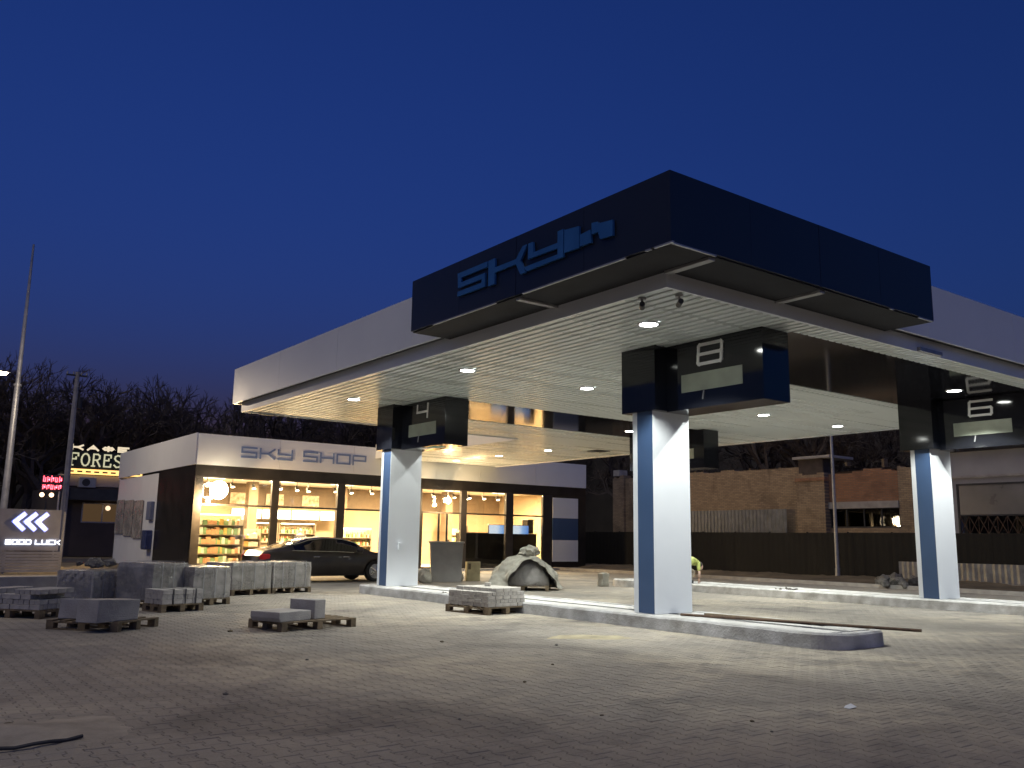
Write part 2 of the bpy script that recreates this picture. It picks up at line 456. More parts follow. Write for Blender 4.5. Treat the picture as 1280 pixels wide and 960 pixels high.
# ================================================================ CANOPY
ZC = 4.96
CX0, CX1, CY0, CY1 = 8.74, 25.3, 8.21, 24.78
canopy = thing('forecourt_canopy', 'large white filling station canopy with black corner attic box and slatted ceiling', 'canopy', (17, 16.5, 0))
UO = .2
def fascia(x0, x1, y0, y1, z0, z1, axis, n):
    """fascia split into cassette panels with open joints"""
    for i in range(n):
        if axis == 'y':
            a = y0+(y1-y0)*i/n; b = y0+(y1-y0)*(i+1)/n-.008
            box('fascia_panel', M_white, canopy, x0, x1, a, b, z0, z1)
        else:
            a = x0+(x1-x0)*i/n; b = x0+(x1-x0)*(i+1)/n-.008
            box('fascia_panel', M_white, canopy, a, b, y0, y1, z0, z1)
FX0, FX1, FY0, FY1 = CX0-UO, CX1+UO, CY0-UO, CY1+UO
fascia(FX0, FX0+.05, FY0+.05, FY1, 5.17, 6.18, 'y', 5)
fascia(FX0, FX1, FY0, FY0+.048, 5.17, 6.18, 'x', 5)
fascia(FX1-.05, FX1, FY0+.05, FY1, 5.17, 6.18, 'y', 5)
fascia(FX0+.052, FX1-.052, FY1-.05, FY1, 5.17, 6.18, 'x', 5)
# set-back lower strip
box('lower_strip', M_white, canopy, CX0, CX0+.04, CY0+.04, CY1, ZC-.03, 5.2)
box('lower_strip', M_white, canopy, CX0, CX1, CY0, CY0+.038, ZC-.03, 5.2)
box('lower_strip', M_white, canopy, CX1-.04, CX1, CY0+.04, CY1, ZC-.03, 5.2)
box('lower_strip', M_white, canopy, CX0+.042, 18.68, CY1-.04, CY1, ZC-.03, 5.2)
box('shadow_gap_soffit', M_void, canopy, FX0+.052, FX1-.052, FY0+.05, FY1-.052, 5.205, 5.23)
box('roof_deck', M_void, canopy, FX0+.06, FX1-.06, FY0+.06, FY1-.06, 5.9, 6.1)
# black attic box on the near corner
BX, BY, BXE, BYE, BZ0, BZ1 = 7.89, 7.33, 14.23, 13.76, 5.17, 6.12
for i in range(4):
    a = BY+.06+(BYE-BY-.06)*i/4; box('attic_panel', M_navy, canopy, BX+random.uniform(0, .003), BX+.06, a, a+(BYE-BY-.06)/4-.007, BZ0, BZ1)
for i in range(4):
    a = BX+(BXE-BX)*i/4; box('attic_panel', M_navy, canopy, a, a+(BXE-BX)/4-.007, BY+random.uniform(0, .003), BY+.058, BZ0, BZ1)
box('attic_end_panel', M_navy, canopy, BX+.06, FX0-.003, BYE-.06, BYE-.002, BZ0, BZ1)
box('attic_end_panel', M_navy, canopy, BXE-.06, BXE-.002, BY+.06, FY0-.003, BZ0, BZ1)
box('attic_lid', M_navy, canopy, BX+.062, FX0-.003, BY+.062, BYE-.064, BZ1-.05, BZ1-.01)
box('attic_lid', M_navy, canopy, FX0-.001, BXE-.064, BY+.062, FY0-.003, BZ1-.05, BZ1-.01)
M_soff = pm('grey_attic_soffit', (.045, .046, .053), .8, .15, 2., spec=.1)
box('attic_soffit', M_soff, canopy, BX+.04, CX0-.004, BY+.04, BYE-.02, BZ0-.022, BZ0-.006)
box('attic_soffit', M_soff, canopy, CX0-.002, BXE-.02, BY+.04, CY0-.004, BZ0-.022, BZ0-.006)
# bent aluminium edge, in lengths with gaps
for a, b in ((7.30, 7.62), (7.68, 7.78), (8.15, 10.4), (11.1, 13.0)):
    box('edge_trim', M_trim, canopy, BX-.004, BX+.03, a, b, BZ0-.022, BZ0-.001)
for a, b in ((7.93, 8.75), (12.9, 13.0), (13.75, 14.2)):
    box('edge_trim', M_trim, canopy, a, b, BY-.004, BY+.03, BZ0-.024, BZ0-.003)
M_strut = pm('white_bracket', (.36, .36, .37), .5, .1)
box('attic_bracket', M_strut, canopy, BX+.07, CX0-.01, 10.55, 10.65, BZ0-.06, BZ0-.024)
box('attic_bracket', M_strut, canopy, 8.68, 8.80, BY+.07, CY0-.01, BZ0-.06, BZ0-.024)
box('attic_bracket', M_strut, canopy, 11.12, 11.24, BY+.07, CY0-.01, BZ0-.06, BZ0-.024)
# SKY lettering on the attic
SKYL = {
 'letter_s': [[(11.66,5.70),(10.82,5.70),(10.82,5.61),(11.55,5.61),(11.55,5.53),(10.88,5.53),(10.88,5.31),(11.65,5.31),(11.65,5.39),(10.97,5.39),(10.97,5.45),(11.64,5.45)]],
 'letter_k': [[(10.79,5.70),(10.62,5.70),(10.62,5.55),(10.08,5.55),(9.92,5.71),(9.81,5.71),(9.97,5.5),(9.84,5.29),(9.97,5.29),(10.08,5.47),(10.62,5.47),(10.62,5.29),(10.79,5.29)]],
 'letter_y': [[(9.79,5.71),(9.68,5.71),(9.66,5.545),(9.115,5.545),(9.115,5.71),(8.99,5.71),(8.99,5.31),(9.82,5.30),(9.89,5.375),(9.115,5.375),(9.115,5.465),(9.79,5.475)]],
 'covered_letter': [[(8.97,5.69),(8.66,5.66),(8.66,5.35),(8.97,5.36)], [(8.645,5.53),(8.43,5.545),(8.41,5.36),(8.645,5.365)],
                    [(8.405,5.63),(8.29,5.615),(8.27,5.585),(8.0,5.56),(8.0,5.345),(8.24,5.36),(8.28,5.47),(8.405,5.47)]],
}
for k, polys in SKYL.items():
    for pts in polys:
        MB().prism([(y*1.043, 1.45+(z-1.45)*1.043) for y, z in pts], 'x', BX-.045, BX-.006).build(k, M_bluelet, canopy)
# slatted ceiling: slats run along y; the bay between the islands is crossed by two black gloss bands
BANDS = [(8.80, 11.90), (18.75, 21.80)]
BX_A, BX_B = 12.35, 21.75
SP = .2
protos = {}
def slat(x, y0, y1):
    L = round(y1-y0, 3)
    if L not in protos:
        w = SP/2-.026
        prof = [(-w, .03), (-w, .008), (-w+.012, 0), (w-.012, 0), (w, .008), (w, .03)]
        b = MB()
        vs = [(px, -L/2, pz) for px, pz in prof]+[(px, L/2, pz) for px, pz in prof]
        n = len(prof)
        b.add(vs, [(i, i+1, n+i+1, n+i) for i in range(n-1)]+[tuple(range(n-1, -1, -1)), tuple(range(n, 2*n))])
        protos[L] = b.build('ceiling_slat', M_slat, canopy, local=True)
        o = protos[L]
    else:
        o = link_copy(protos[L], canopy)
    o.location = Vector((x, (y0+y1)/2, ZC))-canopy.location
x = CX0+.05+SP/2
LINKX0, SHOPY = 18.72, 35.34
while x < CX1-.05:
    yend = CY1-.045 if x < LINKX0 else SHOPY-.12
    if BX_A < x < BX_B:
        ys = [(CY0+.045, BANDS[0][0]), (BANDS[0][1], BANDS[1][0]), (BANDS[1][1], yend)]
    else: ys = [(CY0+.045, yend)]
    for a, b in ys: slat(x, a, b)
    x += SP
box('slat_backing', M_void, canopy, CX0+.045, CX1-.045, CY0+.045, CY1-.045, ZC+.032, ZC+.05)
for a, b in BANDS:
    box('black_ceiling_band', M_black, canopy, BX_A-.02, BX_B+.02, a, b, ZC+.012, ZC+.028)
# link soffit to the shop
box('link_fascia', M_white, canopy, LINKX0-.06, LINKX0-.02, CY1+.21, SHOPY-.06, ZC-.03, 5.55)
box('link_fascia', M_white, canopy, CX1-.03, CX1+.01, CY1+.21, SHOPY-.06, ZC-.03, 5.55)
box('link_deck', M_void, canopy, LINKX0-.02, CX1-.03, CY1+.22, SHOPY-.06, ZC+.032, 5.2)
# downlights
ring_p = None
for lx in (10.15, 13.5, 20.0, 23.5):
    for ly in (9.95, 15.25, 20.5):
        inband = BX_A < lx < BX_B and any(a < ly < b for a, b in BANDS)
        z = ZC+(.012 if inband else 0)
        if ring_p is None:
            b = MB(); n = 20
            for i in range(n):
                a0, a1 = 2*pi*i/n, 2*pi*(i+1)/n
                b.add([(r*cos(a), r*sin(a), h) for a in (a0, a1) for r, h in ((.15, 0), (.15, -.018), (.19, -.012), (.19, .005))], [(0, 1, 5, 4), (1, 2, 6, 5), (2, 3, 7, 6)])
            ring_p = b.build('downlight', M_trim, canopy, local=True); ring = ring_p
            b = MB(); b.add([(.148*cos(2*pi*i/n), .148*sin(2*pi*i/n), -.012) for i in range(n)], [tuple(range(n-1, -1, -1))])
            lens_p = b.build('lens', M_lens, ring, local=True)
        else:
            ring = link_copy(ring_p, canopy); link_copy(lens_p, ring)
        ring.location = Vector((lx, ly, z))-canopy.location
        lamp('downlight_lamp', 'SPOT', (lx, ly, z-.03), 165, LED, canopy, .09, radians(116), .28)
for lx, ly in ((21.95, 27.1), (21.95, 30.4), (21.95, 33.7)):
    ring = link_copy(ring_p, canopy); link_copy(lens_p, ring); ring.location = Vector((lx, ly, ZC))-canopy.location
    lamp('downlight_lamp', 'SPOT', (lx, ly, ZC-.03), 110, LED, canopy, .09, radians(116), .28)
box('ceiling_hatch', M_soff, canopy, 23.2, 23.9, 25.6, 26.2, ZC-.02, ZC-.003)
# columns with the pillar boxes above
ZI = .22
COLS = {'A': (11.43, 20.73), 'B': (11.43, 11.13), 'C': (20.98, 11.13), 'D': (20.98, 20.73)}
for k, (x, y) in COLS.items():
    c = MB().box(x+.012, x+.934, y+.012, y+.497, ZI-.01, 3.83).build('column', M_white, canopy)
    # cladding: four corner returns and faces; blue stripe recessed between white returns on the -x face
    box('white_return', M_white, c, x, x+.011, y+.40, y+.509, ZI, 3.80)
    box('blue_stripe', M_blue, c, x+.003, x+.0112, y+.012, y+.398, ZI, 3.80)
    box('face_panel', M_white, c, x, x+.946, y, y+.0115, ZI, 3.80)
    box('face_panel', M_white, c, x+.011, x+.946, y+.498, y+.509, ZI, 3.80)
    box('face_panel', M_white, c, x+.935, x+.946, y+.012, y+.497, ZI, 3.80)
    box('pillar_box', M_black, canopy, x-.07, x+1.02, y-.13, y+.72, 3.78, ZC+.01)
    box('pillar_collar', M_void, canopy, x+.03, x+.92, y+.03, y+.48, 3.72, 3.79)
box('switch_box', M_white, canopy, 11.73, 11.83, 20.66, 20.729, 1.15, 1.33)
# fascia flood fittings and cameras under the eaves
box('tube_light_body', M_trim, canopy, 15.25, 16.03, CY0-.07, CY0-.004, ZC-.02, ZC+.05)
tb = MB(); tb.box(9.25, 9.8, 24.7, 24.74, ZC-.05, ZC-.028); tb.build('eaves_bracket', M_trim, canopy)
for (cx_, cy_) in ((8.95, 8.9), (9.25, 8.45)):
    cc = MB(); cc.tube((cx_, cy_, ZC-.03), (cx_, cy_, ZC-.001), .06, .06, 12); cc.tube((cx_, cy_, ZC-.12), (cx_, cy_, ZC-.03), .018, .018, 8)
    cc = cc.build('camera_mount', M_strut, canopy)
    b = MB(); d = Vector((cx_-12, cy_-12, 0)).normalized(); p = Vector((cx_, cy_, ZC-.13)); b.tube(p-d*.08, p+d*.14, .04, .04, 12); b.build('camera_body', M_void, cc)

# pump number signs, each cantilevered from a pillar box
M_teal = pm('teal_sticker', (.10, .42, .40), .5, .1)
def number_sign(num, k, label):
    x, y = COLS[k]
    x0, x1, y0, y1 = x+.23, x+.92, y-2.26, y-.133
    t = thing('pump_number_sign', label, 'sign', (x+.5, y-1.2, 3.76), group='pump number signs under the canopy')
    hs = box('housing', M_black, t, x0, x1, y0, y1, 3.76, ZC-.004)
    box('display_window', M_display, t, x0-.012, x0-.002, y0+.41, y0+1.76, 4.06, 4.38)
    b = MB()
    for st in GL[num]: b.stroke(st, .054, 'y-', .015, (x0-.003, y0+1.36, 4.52), .52, .34, .06)
    b.build('number', M_number, t)
    b = MB(); b.tube((x0-.006, y0+1.25, 4.05), (x0-.006, y0+1.28, 3.90), .014, .014, 6); b.build('cable', M_strut, t)
    return t, (x0, x1, y0, y1)
number_sign('8', 'B', 'black gloss sign box with white number 8 and price display over the nearest column')
t4, r4 = number_sign('4', 'A', 'black sign box with white number 4 over the column beside the parked car')
box('peeled_sticker', M_teal, t4, r4[0]+.1, r4[0]+.4, r4[2]+.55, r4[2]+1.0, 3.752, 3.758)
box('peeled_sticker', M_white, t4, r4[0]+.1, r4[0]+.35, r4[2]+1.1, r4[2]+1.5, 3.751, 3.758)
number_sign('6', 'C', 'black gloss sign box with white number 6 over the rightmost column')
number_sign('2', 'D', 'black sign box behind the nearest column, mostly hidden by it')

# ================================================================ PUMP ISLANDS
M_top = pm('pale_concrete_island_top', (.58, .57, .55), .85, .15, 3., .4, 30)
def island(x0, x1, y0, y1, label, mk):
    t = thing('pump_island', label, 'kerb', ((x0+x1)/2, (y0+y1)/2, 0), group='pump islands under the canopy')
    r = .45; n = 8
    def outline(ins):
        pts = []
        for cx_, cy_, a in ((x1-r, y0+r, -pi/2), (x1-r, y1-r, 0), (x0+r, y1-r, pi/2), (x0+r, y0+r, pi)):
            for i in range(n+1):
                t_ = a+pi/2*i/n; pts.append((cx_+(r-ins)*cos(t_), cy_+(r-ins)*sin(t_)))
        return pts
    # outer kerb ring in separate stones is cast here as one rim with chipped, uneven edge
    b = MB(); po, pi_ = outline(0), outline(.16); N = len(po)
    def sub(pts):       # subdivide so the arris can wobble
        out = []
        for a, c in zip(pts, pts[1:]+pts[:1]):
            L = sqrt((a[0]-c[0])**2+(a[1]-c[1])**2); k = max(1, int(L/.25))
            out += [(a[0]+(c[0]-a[0])*i/k, a[1]+(c[1]-a[1])*i/k) for i in range(k)]
        return out
    po = sub(po); N = len(po); cxm, cym = (x0+x1)/2, (y0+y1)/2
    rim = []
    for (px, py) in po:
        qx = min(max(px, x0+.6), x1-.6); qy = min(max(py, y0+.6), y1-.6)
        d = Vector((px-qx, py-qy)); d.normalize()
        rim.append((px, py, d))
    vs = []
    for (px, py, d) in rim:
        w = .012*MN.noise((px*3, py*3, 1)); zz = ZI+.012*MN.noise((px*2, py*2, 5))
        vs += [(px+d.x*.015, py+d.y*.015, -.02), (px+w*d.x, py+w*d.y, zz-.03), (px-d.x*(.03-w), py-d.y*(.03-w), zz), (px-d.x*.16, py-d.y*.16, ZI), (px-d.x*.17, py-d.y*.17, ZI-.06)]
    fs = []
    for i in range(N):
        k = (i+1) % N
        for j in range(4): fs.append((i*5+j, k*5+j, k*5+j+1, i*5+j+1))
    b.add(vs, fs); b.build('kerb', mk, t)
    # top slab with an open cable trough
    cx_ = (x0+x1)/2
    box('top_slab', M_top, t, x0+.165, cx_-.10, y0+.3, y1-.3, .02, ZI-.012)
    box('top_slab', M_top, t, cx_+.10, x1-.165, y0+.3, y1-.3, .02, ZI-.012)
    box('cable_trough', M_void, t, cx_-.098, cx_+.098, y0+.3, y1-.3, .01, .05)
    return t
island(11.12, 12.68, 7.45, 21.95, 'long kerbed pump island carrying the nearest column, its rounded end towards the camera', M_kerb)
island(20.67, 22.23, 7.45, 22.3, 'brightly lit far pump island under the rightmost column', pm('kerb_colour_as_lit', (.78, .78, .77), .8, .1, 3.5, .5, 40, c2=(.40, .39, .37)))  # kerb colour raised to carry the strong lighting; darker blotches are patchy paint
b = MB(); b.tube((11.5, 10.6, ZI+.03), (12.35, 6.85, ZI+.055), .022, .022, 8); tag(b.build('steel_bar', M_rust), 'long thin rusty bar lying along the near island, its tip past the rounded end', 'bar')
b = MB(); b.box(-.07, .07, -1.1, 1.1, 0, .025); o = b.build('timber_board', M_wood); o.location = (12.25, 9.5, ZI+.005); o.rotation_euler = (0, 0, .1); tag(o, 'short weathered board lying on the near island beside the column', 'board')

# ================================================================ SHOP
SX0, SX1, SY, SYB = 10.82, 31.2, 35.34, 47.6
shop = thing('shop_building', 'low glazed shop with white fascia band and grey blue SKY SHOP letters', 'shop', (21, 41, 0))
M_inwall = pm('warm_interior_wall', (.48, .37, .24), .8, .06, 1.)
M_inceil = pm('interior_ceiling', (.74, .70, .62), .8, .05, 1.)
M_infloor = pm('interior_tile_floor', (.42, .37, .30), .35, .1, 2.)
M_brownwall = pm('brown_interior_panel', (.20, .14, .09), .6, .15, 2.)
box('floor_slab', M_infloor, shop, SX0+.1, SX1-.1, SY+.02, SYB-.1, -.02, .1)
box('plinth', M_conc, shop, SX0-.1, SX1+.35, SY-.55, SY+.015, -.02, .085)
box('interior_ceiling', M_inceil, shop, SX0+.1, SX1-.1, SY+.12, SYB-.1, 3.95, 4.05)
box('roof', M_void, shop, SX0+.05, SX1-.05, SY+.05, SYB-.05, 4.9, 5.1)
box('back_wall', M_inwall, shop, SX0+.12, SX1-.12, 42.6, 42.8, .1, 3.95)
box('side_wall', M_inwall, shop, SX1-.3, SX1-.12, SY+.3, 42.6, .1, 3.95)
box('rear_wall', M_white, shop, SX0, SX1, SYB-.1, SYB, 0, 4.2)
for xx in (15.0, 19.6, 25.9): box('inner_column', M_brownwall, shop, xx, xx+.45, 40.7, 41.15, .1, 3.95)
box('upper_frieze', M_brownwall, shop, SX0+.2, SX1-.4, 42.55, 42.598, 2.85, 3.95)
box('right_wall', M_clad, shop, SX1-.1, SX1, SY+.12, SYB-.1, 0, 4.19)
# fascia panels
n = 6
for i in range(n):
    a = SX0+(SX1-SX0)*i/n; box('fascia_panel', M_white, shop, a, a+(SX1-SX0)/n-.01, SY-.05, SY-.005, 4.19, 5.42)
for i in range(4):
    a = SY+(SYB-SY)*i/4; box('fascia_panel', M_white, shop, SX0-.05, SX0-.002, a-.004, a+(SYB-SY)/4-.012, 4.19, 5.44)
box('fascia_return', M_white, shop, SX1-.05, SX1-.002, SY, SYB, 4.19, 5.4)
box('lintel_panel', M_clad, shop, SX0, SX1, SY, SY+.1, 3.74, 4.186)
# left side wall: dark gloss cladding, then white panels
for i in range(4):
    a = SY+.11+i*1.26; box('cladding_panel', M_clad, shop, SX0, SX0+.08, a, a+1.25, .05, 4.186)
for i in range(5):
    a = 40.4+i*1.44; box('wall_panel', M_white, shop, SX0, SX0+.08, a, a+1.432, .05, 4.1)
# letters SKY SHOP
word(shop, 'fascia_letter', 'SKY SHOP', M_greylet, 'x+', (12.60, SY-.053, 4.60), .60, .17, .38, .075, .012)
# facade: mullions, transoms, panes
MUL = [(10.82, 11.14), (13.99, 14.30), (16.95, 17.30), (19.95, 20.27), (21.0, 21.2), (23.36, 23.68), (26.01, 26.45), (28.34, 28.91)]
for a, b_ in MUL: box('mullion', M_frame, shop, a, b_, SY, SY+.16, .085, 3.738)
TR = 2.64
for (a0, a1), (b0, b1) in zip(MUL, MUL[1:]):
    w = MB(); x0, x1 = a1+.002, b0-.002
    w.box(x0, x1, SY+.02, SY+.1, TR-.035, TR+.035)
    w = w.build('window', M_frame, shop)
    box('head_rail', M_frame, w, x0, x1, SY+.02, SY+.1, 3.69, 3.737); box('bottom_rail', M_frame, w, x0, x1, SY+.02, SY+.1, .09, .16)
    for z0, z1 in ((.165, TR-.037), (TR+.037, 3.688)):
        MB().box(x0+.01, x1-.01, SY+.055, SY+.063, z0, z1).build('pane', M_glass, w)
# sliding door leaves
for a, b_ in ((21.22, 21.75), (22.15, 22.22), (22.6, 22.95)):
    box('door_stile', M_frame, shop, a if a > 21.5 else a, a+.09, SY+.1, SY+.15, .1, TR-.04)
# right end panels
box('end_pier', M_clad, shop, 28.912, SX1, SY+.002, SY+.11, .09, 3.738)
for z0, z1, m in ((2.58, 3.61, M_white), (1.48, 2.57, M_blue), (.39, 1.47, M_white)):
    box('end_panel', m, shop, 28.95, 30.65, SY-.03, SY+.001, z0, z1)
# floodlights in front of the glass: two lit warm lamps
for lx, pw in ((11.62, 300), (22.29, 80)):
    t = thing('facade_floodlight', 'blazing warm lamp at the left corner of the shop front' if lx < 15 else 'small warm lamp over the shop door', 'lamp', (lx, SY-.3, 3.2), group='warm lamps on the shop front')
    box('bracket', M_frame, t, lx-.02, lx+.02, SY-.3, SY-.003, 3.42, 3.46)
    b = MB(); s_ = .30 if lx < 15 else .13
    b.cbox(lx-s_, lx+s_, SY-.30, SY-.20, 3.2-s_*.75, 3.2+s_*.75, .015); b.box(lx-.02, lx+.02, SY-.26, SY-.22, 3.2+s_*.75, 3.45); b.build('housing', M_frame, t)
    b = MB(); b.cbox(lx-s_*.92, lx+s_*.92, SY-.325, SY-.302, 3.2-s_*.66, 3.2+s_*.66, .008); b.build('lens', M_warmlens, t)
    b = MB(); b.ball((lx, SY-.50, 3.2), .36 if lx < 15 else .14, 20, 14, (1, .6, 1)); b.build('globe', M_glare, t, smooth=True)  # glowing ball added to imitate the glare around the lamp
    lamp('floodlight_lamp', 'POINT', (lx, SY-.58, 3.2-(.42 if lx < 15 else .2)), pw, WARM, t, .08)
# wrapped posters and fixtures on the left wall
M_poster = pm('film_wrapped_poster', (.36, .32, .30), .2, .3, 1.6, .3, 3, c2=(.14, .12, .125), spec=.7)
for i, y in enumerate((42.5, 44.2, 45.9)):
    t = thing('wrapped_poster', ('film wrapped display panel on the white side wall, nearest the dark cladding', 'film wrapped display panel on the white side wall, middle of three', 'film wrapped display panel on the white side wall, farthest back')[i], 'poster', (SX0-.05, y+.7, 1.2), group='wrapped panels on the shop side wall')
    MB().cbox(SX0-.05, SX0-.004, y, y+1.45, 1.28+.1*i, 2.95+.05*i, .01).build('board', M_poster, t)
    MB().cbox(SX0-.065, SX0-.052, y-.03, y+1.48, 1.25+.1*i, 2.98+.05*i, .004).build('film', M_film, t)
t = thing('wall_cabinet', 'blue grey cabinet high on the white shop side wall', 'cabinet', (SX0, 41.1, 2.06))
MB().cbox(SX0-.16, SX0-.004, 40.75, 41.45, 2.06, 2.87, .02).build('door', pm('blue_grey_paint', (.16, .19, .30), .45), t)
box('hinge', M_trim, t, SX0-.175, SX0-.161, 40.8, 40.84, 2.2, 2.7)
t = thing('payment_terminal', 'blue terminal with chrome edge low on the shop side wall', 'terminal', (SX0, 41.1, .78))
MB().cbox(SX0-.28, SX0-.004, 40.7, 41.4, .78, 1.62, .03).build('body', pm('deep_blue_paint', (.05, .07, .18), .25), t)
box('chrome_edge', M_trim, t, SX0-.30, SX0-.282, 41.3, 41.38, .85, 1.55)

# ---------------- interior things
M_prod = islandmat('assorted_packaging', [(.75, .62, .40), (.60, .32, .18), (.80, .76, .66), (.22, .35, .18), (.70, .45, .15), (.30, .22, .40), (.78, .70, .30), (.15, .25, .45), (.70, .66, .6)], .4)
M_bottle = islandmat('assorted_bottles', [(.10, .22, .08), (.30, .14, .05), (.55, .45, .25), (.06, .10, .06), (.42, .10, .06), (.60, .55, .42)], .15)
M_shelf = pm('shelf_metal', (.30, .24, .18), .5)
def shelf_unit(x0, x1, y, z1, levels, label, bottles=False, lit=True, depth=.45):
    t = thing('display_shelf', label, 'shelf', ((x0+x1)/2, y, .1), group='stocked shelves in the shop')
    box('back_panel', M_inwall, t, x0, x1, y+depth-.03, y+depth, .1, z1)
    for sx in (x0, x1-.04): box('side_panel', M_shelf, t, sx, sx+.04, y, y+depth-.032, .1, z1)
    for i in range(levels):
        z = .25+(z1-.35)*i/levels
        box('shelf_board', M_shelf, t, x0+.042, x1-.042, y+.02, y+depth-.032, z, z+.03)
        b = MB(); hmax = (z1-.35)/levels-.09; x = x0+.07
        while x < x1-.16:
            if bottles:
                w = random.uniform(.06, .09); h = hmax*random.uniform(.75, .98)
                b.tube((x+w/2, y+.12, z+.031), (x+w/2, y+.12, z+.031+h*.62), w/2, w/2, 6); b.tube((x+w/2, y+.12, z+.031+h*.62), (x+w/2, y+.12, z+.031+h), w/4, w/6, 6)
                x += w+.02
            else:
                w = random.choice((.08, .1, .14, .2)); h = hmax*random.uniform(.5, .98)
                b.box(x, x+w-.008, y+.05, y+.28, z+.031, z+.031+h); x += w
        b.build('goods', M_bottle if bottles else M_prod, t, kind='stuff')
    if lit:
        box('light_strip', emit('shelf_light', (1, .82, .5), 2.), t, x0+.1, x1-.1, y-.02, y+.01, z1-.06, z1-.02)
    return t
shelf_unit(11.2, 13.9, 38.0, 2.35, 5, 'tall lit shelf of bright packets at the left end of the shop')
shelf_unit(13.95, 14.9, 38.6, 1.75, 4, 'short shelf of packets beside the left mullion', lit=False)
shelf_unit(15.0, 17.0, 41.9, 2.1, 4, 'bottle shelf at the back behind the car roof', True)
shelf_unit(17.05, 19.0, 41.9, 2.1, 4, 'bottle shelf at the back left of the clerk', True)
shelf_unit(19.2, 20.9, 39.5, 1.9, 4, 'bottle shelf just left of the column by the car', True)
shelf_unit(21.3, 22.0, 39.2, 1.5, 3, 'small packet shelf seen through the shop door', lit=False)
shelf_unit(26.6, 28.2, 41.9, 2.2, 4, 'shelf of goods behind the checkout at the right', lit=False)
M_light = emit('light_box_face', (1, .88, .64), 1.6)
for i in range(4):
    t = thing('menu_light_box', ('glowing menu light box on the back wall, leftmost of the row', 'glowing menu light box, second from the left in the row', 'glowing menu light box, third from the left in the row', 'glowing menu light box, rightmost of the row')[i], 'light box', (14.7+i*1.5, 41.6, 2.3), group='light boxes over the counter')
    x = 14.55+i*1.5
    box('frame', M_shelf, t, x, x+1.46, 41.62, 41.75, 2.25, 2.72); box('face', M_light, t, x+.03, x+1.43, 41.60, 41.618, 2.28, 2.69)
for i, x in enumerate((11.9, 14.7, 16.5, 18.4)):
    t = thing('framed_poster', ('framed poster high over the left shelf', 'bright framed poster beside the left mullion', 'bright framed poster over the middle of the counter', 'bright framed poster left of the second mullion')[i], 'poster', (x+.45, 42.55, 3.0), group='framed posters in the shop')
    box('frame', M_brownwall, t, x, x+1.0, 42.52, 42.598, 2.92, 3.55); box('print', pm('poster_print', (.80, .70, .55), .5, .3, 6, c2=(.40, .22, .12)), t, x+.05, x+.95, 42.50, 42.518, 2.97, 3.5)
# counters
def counter(x0, x1, y0, y1, z, label, m):
    t = thing('counter', label, 'counter', ((x0+x1)/2, y0, .1))
    box('body', m, t, x0, x1, y0, y1, .1, z-.05); box('worktop', M_shelf, t, x0-.04, x1+.04, y0-.05, y1, z-.048, z); 
    return t
counter(14.6, 19.0, 39.8, 40.4, 1.2, 'long brown serving counter behind the parked car', M_brownwall)
counter(24.1, 28.6, 36.2, 36.9, 1.78, 'tall dark checkout counter behind the right windows', M_clad)
M_screen = bpy.data.materials.new('promo_screen'); M_screen.use_nodes = True
_nn, _ll = M_screen.node_tree.nodes, M_screen.node_tree.links
_g = _nn.new('ShaderNodeNewGeometry'); _s = _nn.new('ShaderNodeTexCoord'); _sp = _nn.new('ShaderNodeSeparateXYZ'); _rp = _nn.new('ShaderNodeValToRGB')
_ll.new(_s.outputs['Generated'], _sp.inputs[0]); _ll.new(_sp.outputs[0], _rp.inputs[0])
_e = _rp.color_ramp.elements; _e[0].position = .45; _e[0].color = (.72, .78, .88, 1); _e[1].position = .95; _e[1].color = (.12, .26, .62, 1); _e.new(.65).color = (.30, .48, .80, 1)
_b = _nn['Principled BSDF']; _b.inputs['Base Color'].default_value = (.02, .02, .02, 1); _ll.new(_rp.outputs[0], _b.inputs['Emission Color']); _b.inputs['Emission Strength'].default_value = .20
for i, x in enumerate((25.50, 26.86)):
    t = thing('customer_screen', 'white and blue lit screen, left of the pair on the checkout' if i == 0 else 'white and blue lit screen, right of the pair on the checkout', 'screen', (x+.55, 36.1, 1.8), group='lit screens on the checkout')
    MB().cbox(x-.02, x+1.12, 36.06, 36.12, 1.72, 2.18, .01).build('casing', M_clad, t); box('screen', M_screen, t, x, x+1.1, 36.045, 36.058, 1.74, 2.16)
    box('stand', M_frame, t, x+.5, x+.6, 36.125, 36.2, 1.7, 1.95)
t = thing('coffee_machine', 'tall black machine right of the checkout screens', 'machine', (28.0, 36.2, 1.78))
MB().cbox(28.03, 28.42, 36.2, 36.7, 1.785, 2.45, .03).build('body', M_clad, t); box('top_edge', M_trim, t, 28.0, 28.45, 36.18, 36.72, 2.452, 2.49)
